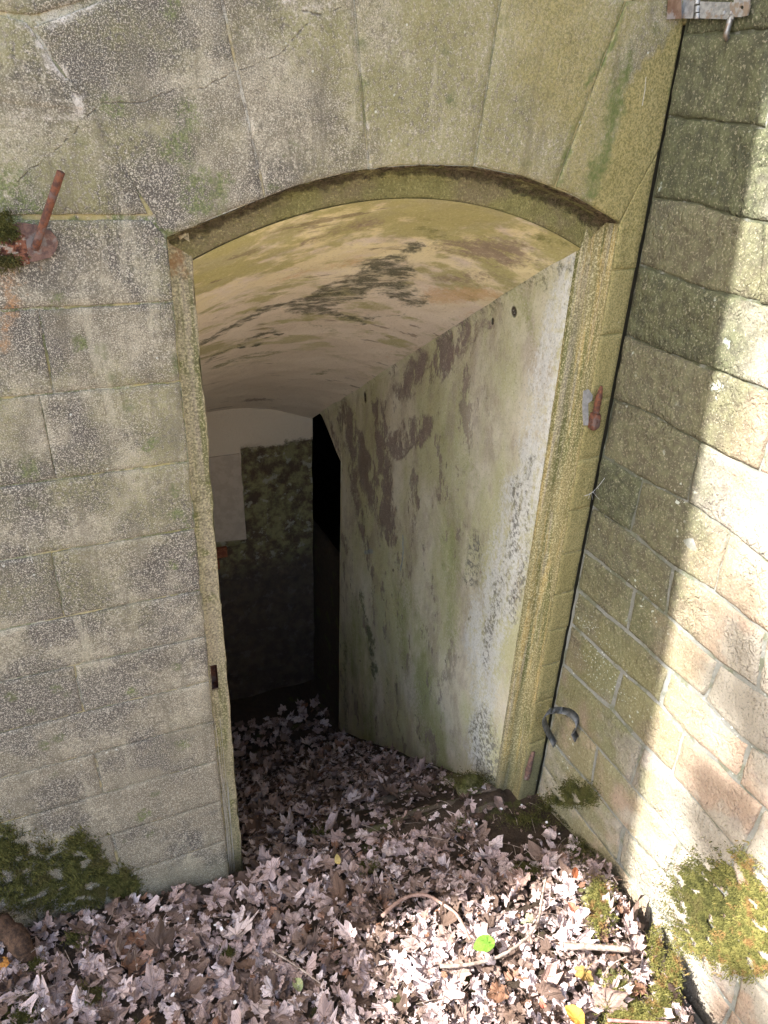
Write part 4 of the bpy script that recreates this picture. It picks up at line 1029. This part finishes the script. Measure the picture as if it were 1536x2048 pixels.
twig('grass_stalk', [(0, 2000), (60, 1985), (110, 1970)], .0014, .001, MAT_BARK, 'dry grass stalk at the lower left corner', .04, 'stalk')
rt = obj('tree_root', tube('tree_root', [Vector(p) for p in [on_y(-60, 1850, -.03), on_y(-10, 1852, -.045), on_y(25, 1868, -.07), on_y(42, 1890, -.10), gp(60, 1925, -.0)]], lambda t: .034 - .012 * t, MAT_ROOT, 12, jit=.3), MAT_ROOT)
tag(rt, 'dark red brown root at the lower left foot of the wall', 'root')
# fine debris straws, uncountable
vs, fs = [], []
for _ in range(650):
    x, y = random.uniform(-.9, 1.35), random.uniform(-1.3, .1)
    if not in_litter(x, y): continue
    a = random.uniform(0, 6.28); L = random.uniform(.02, .09); z = gh(x, y) + random.uniform(.012, .034); q = Vector((x, y, z)); d = Vector((math.cos(a), math.sin(a), random.uniform(-.25, .25))); s_ = Vector((-d.y, d.x, 0)) * random.uniform(.0005, .0011); up_ = Vector((0, 0, .0012))
    b_ = Vector((0, 0, random.uniform(0, .01))); k = len(vs); e = q + d * L
    if e.y > -.01 and (e.x < XL1 + .02 or e.x > XR1 - .02): continue
    if e.x > XR - .02: continue
    m_ = q + d * L * .5 + b_
    for c_ in (q, m_, e): vs += [c_ - s_, c_ + s_, c_ + up_]
    for t in (0, 3):
        for j in range(3): fs.append((k + t + j, k + t + (j + 1) % 3, k + t + 3 + (j + 1) % 3, k + t + 3 + j))
o = obj('straw_debris', mesh('straw_debris', vs, fs), MAT_BARK, ground); o['kind'] = 'stuff'

# white petals
petal_px = [(470, 2005, ''), (540, 1945, ''), (430, 1850, ''), (443, 1858, ''), (375, 1838, ''), (365, 1880, ''), (272, 1862, ''), (323, 1815, ''), (345, 1990, ''), (38, 1905, ''), (85, 2020, ''), (250, 1718, ''),
            (1002, 1617, ''), (1043, 1610, ''), (1115, 1603, ''), (1142, 1606, ''), (1147, 1608, ''), (1093, 1645, ''), (1003, 1618, ''), (1183, 1826, ''), (1118, 1668, ''), (938, 1645, ''), (952, 1648, ''), (860, 1640, '')]
pv, pf = [], []
for j in range(9):
    a = 2 * math.pi * j / 9; pv.append((math.cos(a), math.sin(a) * .75, .25 * math.cos(a) ** 2))
pv.append((0, 0, -.1)); pf = [(j, (j + 1) % 9, 9) for j in range(9)]
pme = mesh('white_petal', pv, pf)
pme.materials.append(MAT_PETAL)
for (a, b, _) in petal_px:
    if b < 1760 and a < 450: continue
    g = gp(a, b, .038); o = obj('white_petal', pme); s = random.uniform(.0042, .0065)
    o.matrix_basis = Matrix.Translation(g) @ rotmat(random.uniform(0, .5), random.uniform(0, 6), random.uniform(0, 6)).to_4x4() @ Matrix.Scale(s, 4)
    tag(o, 'tiny white fallen petal scattered on the dead leaves', 'petal', 'tiny white petals scattered on the litter')

# ------------------------------------------------------------ moss
def moss(name, place, n, L, mat, label, hang=0.0, parent=None, wid=.0011):
    """strands: place() returns (point, normal)"""
    vs, fs = [], []
    for _ in range(n):
        p, nr, sc = place()
        d = (nr + Vector((random.uniform(-1, 1), random.uniform(-1, 1), random.uniform(-1, 1))) * .75 + Vector((0, 0, hang))).normalized()
        s_ = d.orthogonal().normalized() * wid * random.uniform(.7, 1.5); l = L * random.uniform(.5, 1.3) * sc; k = len(vs)
        b = Vector((random.uniform(-1, 1), random.uniform(-1, 1), random.uniform(-1, 1))) * l * .3
        vs += [p - s_, p + s_, p + d * l * .5 + b - s_ * .9, p + d * l * .5 + b + s_ * .9, p + d * l + b * 1.5]
        fs += [(k, k + 1, k + 3, k + 2), (k + 2, k + 3, k + 4)]
        # side leaflets
        for t in (.35, .7):
            q = p + d * l * t + b * t; sd2 = d.cross(s_).normalized() * (1 if random.random() < .5 else -1) * l * .35; k = len(vs)
            vs += [q - s_ * .5, q + s_ * .5, q + sd2 + d * l * .15]; fs.append((k, k + 1, k + 2))
    o = obj(name, mesh(name, vs, fs), mat, parent); tag(o, label, 'moss' if label else None, kind='stuff'); return o
def blob_place(pts, plane, nrm):
    def f():
        while True:
            a = random.choice(pts); px = random.gauss(a[0], a[2]); py = random.gauss(a[1], a[3])
            p = plane(px, py)
            k = n3(p.x * 28, p.y * 28, p.z * 28)
            if k + .5 * n3(p.x * 70, p.y * 70, p.z * 70) > -.15 - .3 * random.random(): return p, nrm, 1 + k
    return f
moss('wall_moss', blob_place([(40, 1745, 42, 32), (120, 1755, 40, 28), (170, 1725, 22, 22), (60, 1790, 45, 18), (160, 1790, 30, 14), (5, 1700, 16, 26), (215, 1775, 20, 16), (250, 1770, 14, 12)], lambda a, b: on_y(a, b, -.002), Vector((0, -1, 0))),
     17000, .009, MAT_MOSS, 'dark green hanging moss at the lower left foot of the front wall', .55)
# upright feathery tips above the patch
moss('moss_sprigs', blob_place([(20, 1700, 12, 12), (60, 1705, 14, 8), (150, 1690, 8, 8), (162, 1685, 6, 10), (178, 1712, 6, 9), (205, 1742, 6, 9), (245, 1755, 8, 10), (95, 1712, 12, 8)], lambda a, b: on_y(a, b, -.004), Vector((0, -.5, .9)).normalized()),
     1500, .022, MAT_MOSS, 'feathery dark moss sprigs reaching up the front wall above the lower left moss', .6)
moss('wall_moss', blob_place([(1405, 1765, 30, 25), (1395, 1810, 32, 30), (1440, 1800, 24, 25), (1420, 1850, 35, 26)], lambda a, b: on_x(a, b, XR - .008), Vector((-1, 0, 0))),
     14000, .008, MAT_MOSS, 'dark green moss on the right wall, the half coloured darker for shade', .2)
moss('wall_moss', blob_place([(1475, 1750, 22, 25), (1500, 1800, 20, 22), (1480, 1850, 30, 25), (1455, 1900, 25, 22), (1515, 1870, 18, 30), (1500, 1920, 20, 20), (1400, 1880, 25, 16)], lambda a, b: on_x(a, b, XR - .008), Vector((-1, 0, 0))),
     13000, .008, MAT_MOSSY, 'yellow and orange moss, coloured brighter for the sun, at the lower right of the side wall', .1)  # sun and shade over one moss patch put in as two colours
moss('corner_moss', blob_place([(1150, 1580, 16, 10), (1165, 1595, 14, 8), (1130, 1600, 22, 6)], lambda a, b: on_x(a, b, XR - .006), Vector((-1, -.2, .3)).normalized()),
     3500, .009, MAT_MOSS, 'dark green moss in the corner under the steel band', .2)
def gplace(pts, lift=.012):
    def f():
        a = random.choice(pts); p = gp(random.gauss(a[0], a[2]), random.gauss(a[1], a[3]), lift); k = n3(p.x * 30, p.y * 30, 1); return p, Vector((0, 0, 1)), 1 + k
    return f
moss('ground_moss', gplace([(1235, 1990, 12, 18), (1330, 1995, 14, 26), (1200, 1810, 13, 26), (1300, 2030, 20, 15), (1250, 2035, 20, 12), (1310, 1900, 7, 20), (1345, 1950, 8, 20)], .03), 12000, .010, MAT_MOSSY, 'yellow green moss along the brink of the gap at lower right')
moss('ground_moss', gplace([(1050, 1640, 25, 8), (1150, 1640, 22, 10), (1160, 1700, 14, 14), (1120, 1615, 30, 6), (1050, 1740, 14, 8)], .02), 6000, .009, MAT_MOSS, 'dark moss on the bare earth in the right corner')
moss('ground_moss', gplace([(155, 1880, 10, 8), (60, 1925, 14, 8), (50, 2010, 16, 14), (180, 1990, 12, 10), (455, 1905, 6, 5), (35, 2040, 12, 8), (735, 1735, 10, 8), (930, 1650, 9, 6), (640, 1660, 8, 4)], .026), 6000, .009, MAT_MOSS, 'small cushions of moss poking through the leaf litter')
moss('stone_moss', lambda: ((lambda p: (p, Vector((0, -.2, 1)), 1))(on_z(random.gauss(1196, 9), random.gauss(1808, 24), -2.072 ))), 3500, .007, MAT_MOSSY, 'yellow green moss over the long kerb stone')
moss('stone_moss', lambda: ((lambda p: (p, Vector((0, -.3, 1)), 1))(on_z(random.gauss(935, 22), random.gauss(1560, 8), -2.17))), 2500, .007, MAT_MOSS, 'thin moss over the rounded stone at the passage wall foot')

# ------------------------------------------------------------ iron fittings
def box_on(name, pts, d, mat, parent):
    """slab: 4+ corner points (world) extruded by vector d"""
    P = [Vector(p) for p in pts]; n = len(P); vs = P + [p + Vector(d) for p in P]
    fs = [tuple(range(n))[::-1], tuple(range(n, 2 * n))] + [(i, (i + 1) % n, n + (i + 1) % n, n + i) for i in range(n)]
    return child(name, mesh(name, vs, fs, False), mat, parent)
# stay rod on a rusty plate, upper left
rod = empty('iron_rod', on_y(72, 492, -.01)); tag(rod, 'rusty iron rod on a round plate sticking out of the upper left wall', 'rod')
a, b = on_y(70, 494, -.004), on_y(122, 344, -.055); a2 = on_y(74, 486, -.018)
child('rod', tube('rod', [a, a2, a2.lerp(b, .5), b], .0068, MAT_RUST, 12, jit=.06), MAT_RUST, rod)
cen = on_y(62, 484); pl = []
for k in range(22):
    t = 2 * math.pi * k / 22; rx, rz = .052, .032
    pl.append(cen + Vector((math.cos(t) * rx * (1 + .1 * n3(k * .9, 2, 1)) - .008, -.011, math.sin(t) * rz * (1 + .18 * n3(k * .8, 5, 1)))))
box_on('plate', pl, (0, .012, 0), MAT_RUSTG, rod)
# crumbled hole with rust flakes left of the plate
M = Mat('crumbled_rust'); c = M.mix(M.ss(M.noise(60, 4, .7), .4, .6), (.05, .02, .015), (.24, .10, .06)); c = M.mix(M.mul(M.ss(M.noise(90, 3, off=4), .55, .62), .8), c, (.38, .33, .28))
MAT_CRUMB = M.done(c, M.bump(M.noise(90, 4), 1, .01))
cr = obj('crumbled_rust', boulder('crumbled_rust', (0, 0, 0), (.035, .014, .034), 0, None, seed=4, sub=4), MAT_CRUMB)
for v in cr.data.vertices: v.co *= 1 + .22 * n3(v.co.x * 90, v.co.y * 90, v.co.z * 90)
cr.location = on_y(12, 492, .0); tag(cr, 'crumbling rust and rubble left of the rod plate', 'rust')
moss('fitting_moss', blob_place([(10, 462, 10, 10), (20, 470, 8, 6), (8, 440, 8, 8), (15, 525, 14, 8)], lambda a, b: on_y(a, b, -.014), Vector((0, -1, .2))), 1500, .008, MAT_MOSS, 'tuft of moss above the rust at the left edge', .0)

# hasp at the top right
hasp = empty('hinged_hasp', on_x(1400, 20, XR - .016)); tag(hasp, 'galvanised hinged hasp with a rusty end at the top right corner', 'hasp')
def strip(name, tl, tr, br, bl, mat, xo, th=.003, plane='x'):
    P = [on_x(*q, xo) for q in (tl, tr, br, bl)]; return box_on(name, P, (-th, 0, 0), mat, hasp)
Lw = [on_y(1336, -6, -.006), on_y(1361, -6, -.010), on_y(1361, 37, -.010), on_y(1333, 39, -.006)]
box_on('mounting_leaf', Lw, (0, -.003, 0), MAT_ZRUST, hasp)
q = [on_y(1361, -5, -.010), on_x(1364, 0, XR - .012), on_x(1364, 37, XR - .012), on_y(1361, 37, -.010)]
box_on('bend', q, (-.002, -.003, 0), MAT_ZINC, hasp)
strip('hinge_leaf', (1364, -3), (1391, 1), (1388, 37), (1364, 37), MAT_ZINC, XR - .012)
for k, (y0, y1) in enumerate([(-4, 9), (12, 25), (27, 38)]):
    p, q = on_x(1396, y0, XR - .016), on_x(1394, y1, XR - .016)
    child('knuckle', tube('knuckle', [p, p.lerp(q, .5), q], .0058, MAT_ZINC, 12), MAT_ZINC, hasp)
strip('hasp_plate', (1402, 3), (1474, 5), (1468, 39), (1402, 37), MAT_ZINC, XR - .013)
# end tab with the padlock hole
oc_ = [on_x(*q, XR - .015) for q in [(1470, -4), (1485, -6), (1501, -2), (1501, 15), (1497, 31), (1484, 34), (1468, 34), (1469, 15)]]
ic_ = [on_x(1486 + 3.4 * math.cos(t), 15 + 4 * math.sin(t), XR - .015) for t in [math.radians(v) for v in (-135, -90, -45, 0, 60, 90, 135, 180)]]
vs = oc_ + ic_ + [p + Vector((-.003, 0, 0)) for p in oc_ + ic_]; fs = []
for i in range(8):
    j = (i + 1) % 8; fs += [(i, j, 8 + j, 8 + i), (16 + i, 24 + i, 24 + j, 16 + j), (i, 16 + i, 16 + j, j), (8 + i, 8 + j, 24 + j, 24 + i)]
child('end_tab', mesh('end_tab', vs, fs, False), MAT_ZINC, hasp)
for px_ in (1447, 1461):
    me = boulder('rivet', on_x(px_, 26, XR - .017), (.002, .0038, .0038), 0, None, sub=2); child('rivet', me, MAT_ZINC, hasp)
st = obj('wall_staple', tube('wall_staple', [on_x(1462, 34, XR - .012), on_x(1456, 55, XR - .014), on_x(1452, 72, XR - .012), on_x(1455, 80, XR + .004)], .006, MAT_ZINC, 4, jit=.05), MAT_ZINC)
tag(st, 'square iron pin driven into the stone below the hasp', 'pin')

# hinge pintle on the right jamb
pin = empty('hinge_pintle', on_y(1190, 840, -.01)); tag(pin, 'rusty pointed hinge pintle on the right jamb at mid height', 'hinge pin')
c0 = on_y(1189, 842, -.012)
me = boulder('knuckle', c0, (.0135, .014, .026), 0, None, seed=8, sub=3); child('knuckle', me, MAT_RUST, pin)
child('pin', tube('pin', [on_y(1192, 826, -.015), on_y(1195, 808, -.018), on_y(1199, 790, -.020), on_y(1203, 772, -.021)], lambda t: .0095 if t < .6 else .0095 - .006 * (t - .6) / .4, MAT_RUST, 10, jit=.1), MAT_RUST, pin)
cem = [on_y(*p, -.0005) for p in [(1166, 782), (1176, 778), (1184, 790), (1183, 800), (1175, 806), (1176, 850), (1166, 850), (1164, 810)]]
box_on('cement_patch', cem, (0, -.003, 0), MAT_CEM, pin)
bolt = empty('rusty_bolt', on_y(1060, 1530, -.008)); tag(bolt, 'flat rusted iron stub low on the right jamb', 'bolt')
child('stub', tube('stub', [on_y(1053, 1556, -.003), on_y(1057, 1540, -.008), on_y(1062, 1520, -.008), on_y(1067, 1503, -.002)], lambda t: .013 - .006 * t, MAT_RUSTG, 8, jit=.25), MAT_RUSTG, bolt)

# bent steel band in the corner
pp_ = [(1110, 1490, -.002), (1103, 1476, -.03), (1093, 1457, -.055), (1088, 1440, -.075), (1092, 1428, -.085), (1105, 1421, -.085), (1125, 1421, -.075), (1143, 1427, -.065), (1153, 1438, -.060), (1155, 1450, -.062), (1150, 1460, -.068), (1146, 1463, -.074), (1149, 1470, -.080), (1153, 1478, -.09)]
P = [on_y(*q) for q in pp_]
for i in range(len(P)):
    if P[i].x > XR - .014: P[i] = on_x(pp_[i][0], pp_[i][1], XR - .014)
vs, fs = [], []
Q = []
for i in range(len(P) - 1):
    for t in range(3):
        t_ = t / 3; p0, p1, p2, p3 = P[max(0, i - 1)], P[i], P[i + 1], P[min(len(P) - 1, i + 2)]
        Q.append(.5 * ((2 * p1) + (p2 - p0) * t_ + (2 * p0 - 5 * p1 + 4 * p2 - p3) * t_ ** 2 + (3 * p1 - p0 - 3 * p2 + p3) * t_ ** 3))
Q.append(P[-1]); cc = sum(Q, Vector()) / len(Q)
axis = Vector(ROT @ np.array([-.55, .6, -.55])).normalized()
for q in Q:
    o_ = (q - cc); o_ = (o_ - axis * o_.dot(axis)).normalized() * .0013
    vs += [q - axis * .014 - o_, q - axis * .014 + o_, q + axis * .014 + o_, q + axis * .014 - o_]
for i in range(len(Q) - 1):
    for j in range(4): fs.append((i * 4 + j, i * 4 + (j + 1) % 4, i * 4 + 4 + (j + 1) % 4, i * 4 + 4 + j))
fs += [(0, 1, 2, 3), tuple(len(vs) - 4 + k for k in (3, 2, 1, 0))]
o = obj('steel_band', mesh('steel_band', vs, fs), MAT_IRON); tag(o, 'dark bent steel band looped out of the corner joint low down', 'band')

# cobwebs
def web(name, pts, label, r=.00045):
    vs, fs = [], []
    for a, b in pts:
        me_pts = tube('t', [a, a.lerp(b, .5) + Vector((0, -.001, -.0015)), b], r, MAT_WEB, 3); k = len(vs)
        vs += [v.co.copy() for v in me_pts.vertices]; fs += [tuple(i + k for i in p.vertices) for p in me_pts.polygons]; bpy.data.meshes.remove(me_pts)
    o = obj(name, mesh(name, vs, fs), MAT_WEB); tag(o, label, 'cobweb'); return o
zc = (zt + zb) / 2; L = []
for _ in range(16):
    L.append((Vector((random.choice([x0, x1]), REB - .004, random.uniform(zb - .01, zt - .015))), Vector((random.uniform(x0, x1), REB - .003, random.uniform(zb - .015, zt - .02)))))
web('cobweb', L, 'torn white cobweb over the lock socket in the left jamb')
L = [(on_y(1168, 992, -.004), on_y(1186, 984, -.02)), (on_y(1186, 984, -.02), on_x(1210, 955, XR - .003)), (on_y(1186, 984, -.02), on_x(1200, 1000, XR - .004)), (on_y(1183, 988, -.018), on_y(1186, 1000, -.006)), (on_x(1195, 975, XR - .006), on_x(1204, 985, XR - .004)), (on_y(1180, 986, -.015), on_y(1176, 998, -.006))]
web('cobweb', L, 'small cobweb bridging the corner crack below the pintle', .00045)

# ------------------------------------------------------------ tree beyond the wall top (its shade dapples the ground)
def dapple_tree(name, base, top, clumps, label):
    t = empty(name, base)
    child('trunk', tube('trunk', [Vector(base), Vector(base).lerp(Vector(top), .5) + Vector((.3, 0, 0)), Vector(top)], lambda q: .28 - .2 * q, MAT_ROOT, 10, jit=.2), MAT_ROOT, t)
    vs, fs = [], []
    for c_, r, n, s in clumps:
        for _ in range(n):
            d = Vector((random.gauss(0, 1), random.gauss(0, 1), random.gauss(0, 1))).normalized() * r * random.random() ** .5
            p = Vector(c_) + d; R = rotmat(random.uniform(0, 1.3), random.uniform(0, 6.28), random.uniform(0, 6.28)); k = len(vs)
            for q in ((-.5, 0, 0), (0, .8, .05), (.5, 0, 0), (0, -.8, .05)): vs.append(p + R @ (Vector(q) * s))
            fs.append((k, k + 1, k + 2, k + 3))
    M = plain('crown_leaf', (.05, .075, .02), (.09, .12, .03), 3)
    child('crown', mesh('crown', vs, fs), M, t)['kind'] = 'stuff'
    tag(t, label, 'tree'); return t
def up_sun(p, dist): return Vector(p) + SUN_FROM * dist
cl = []
# shade over the left part of the ground, thinner towards the doorway
for (px, py, dist, r, n, s) in [(60, 1960, 9, .42, 190, .15), (300, 2040, 9.5, .40, 130, .14), (250, 1880, 8.5, .35, 130, .14), (500, 2000, 9.2, .22, 80, .11), (100, 2150, 9, .4, 180, .14), (500, 1860, 8.7, .14, 40, .09)]:
    cl.append((up_sun(on_z(px, py, -2.07), dist), r, n, s))
for (px, py, dist, r, n, s) in [(1420, 1640, 12, .13, 40, .09), (1480, 1620, 12, .10, 24, .08), (1480, 1330, 12, .12, 26, .08), (1530, 1480, 12, .10, 18, .08), (1500, 2040, 12, .12, 22, .08)]:
    cl.append((up_sun(on_x(px, py), dist), r, n, s))
dapple_tree('beech_tree', (-9.5, 3.2, 1.6), (-8.3, 2.4, 8.5), cl, 'leafy tree on top of the bank beyond the wall, out of view')
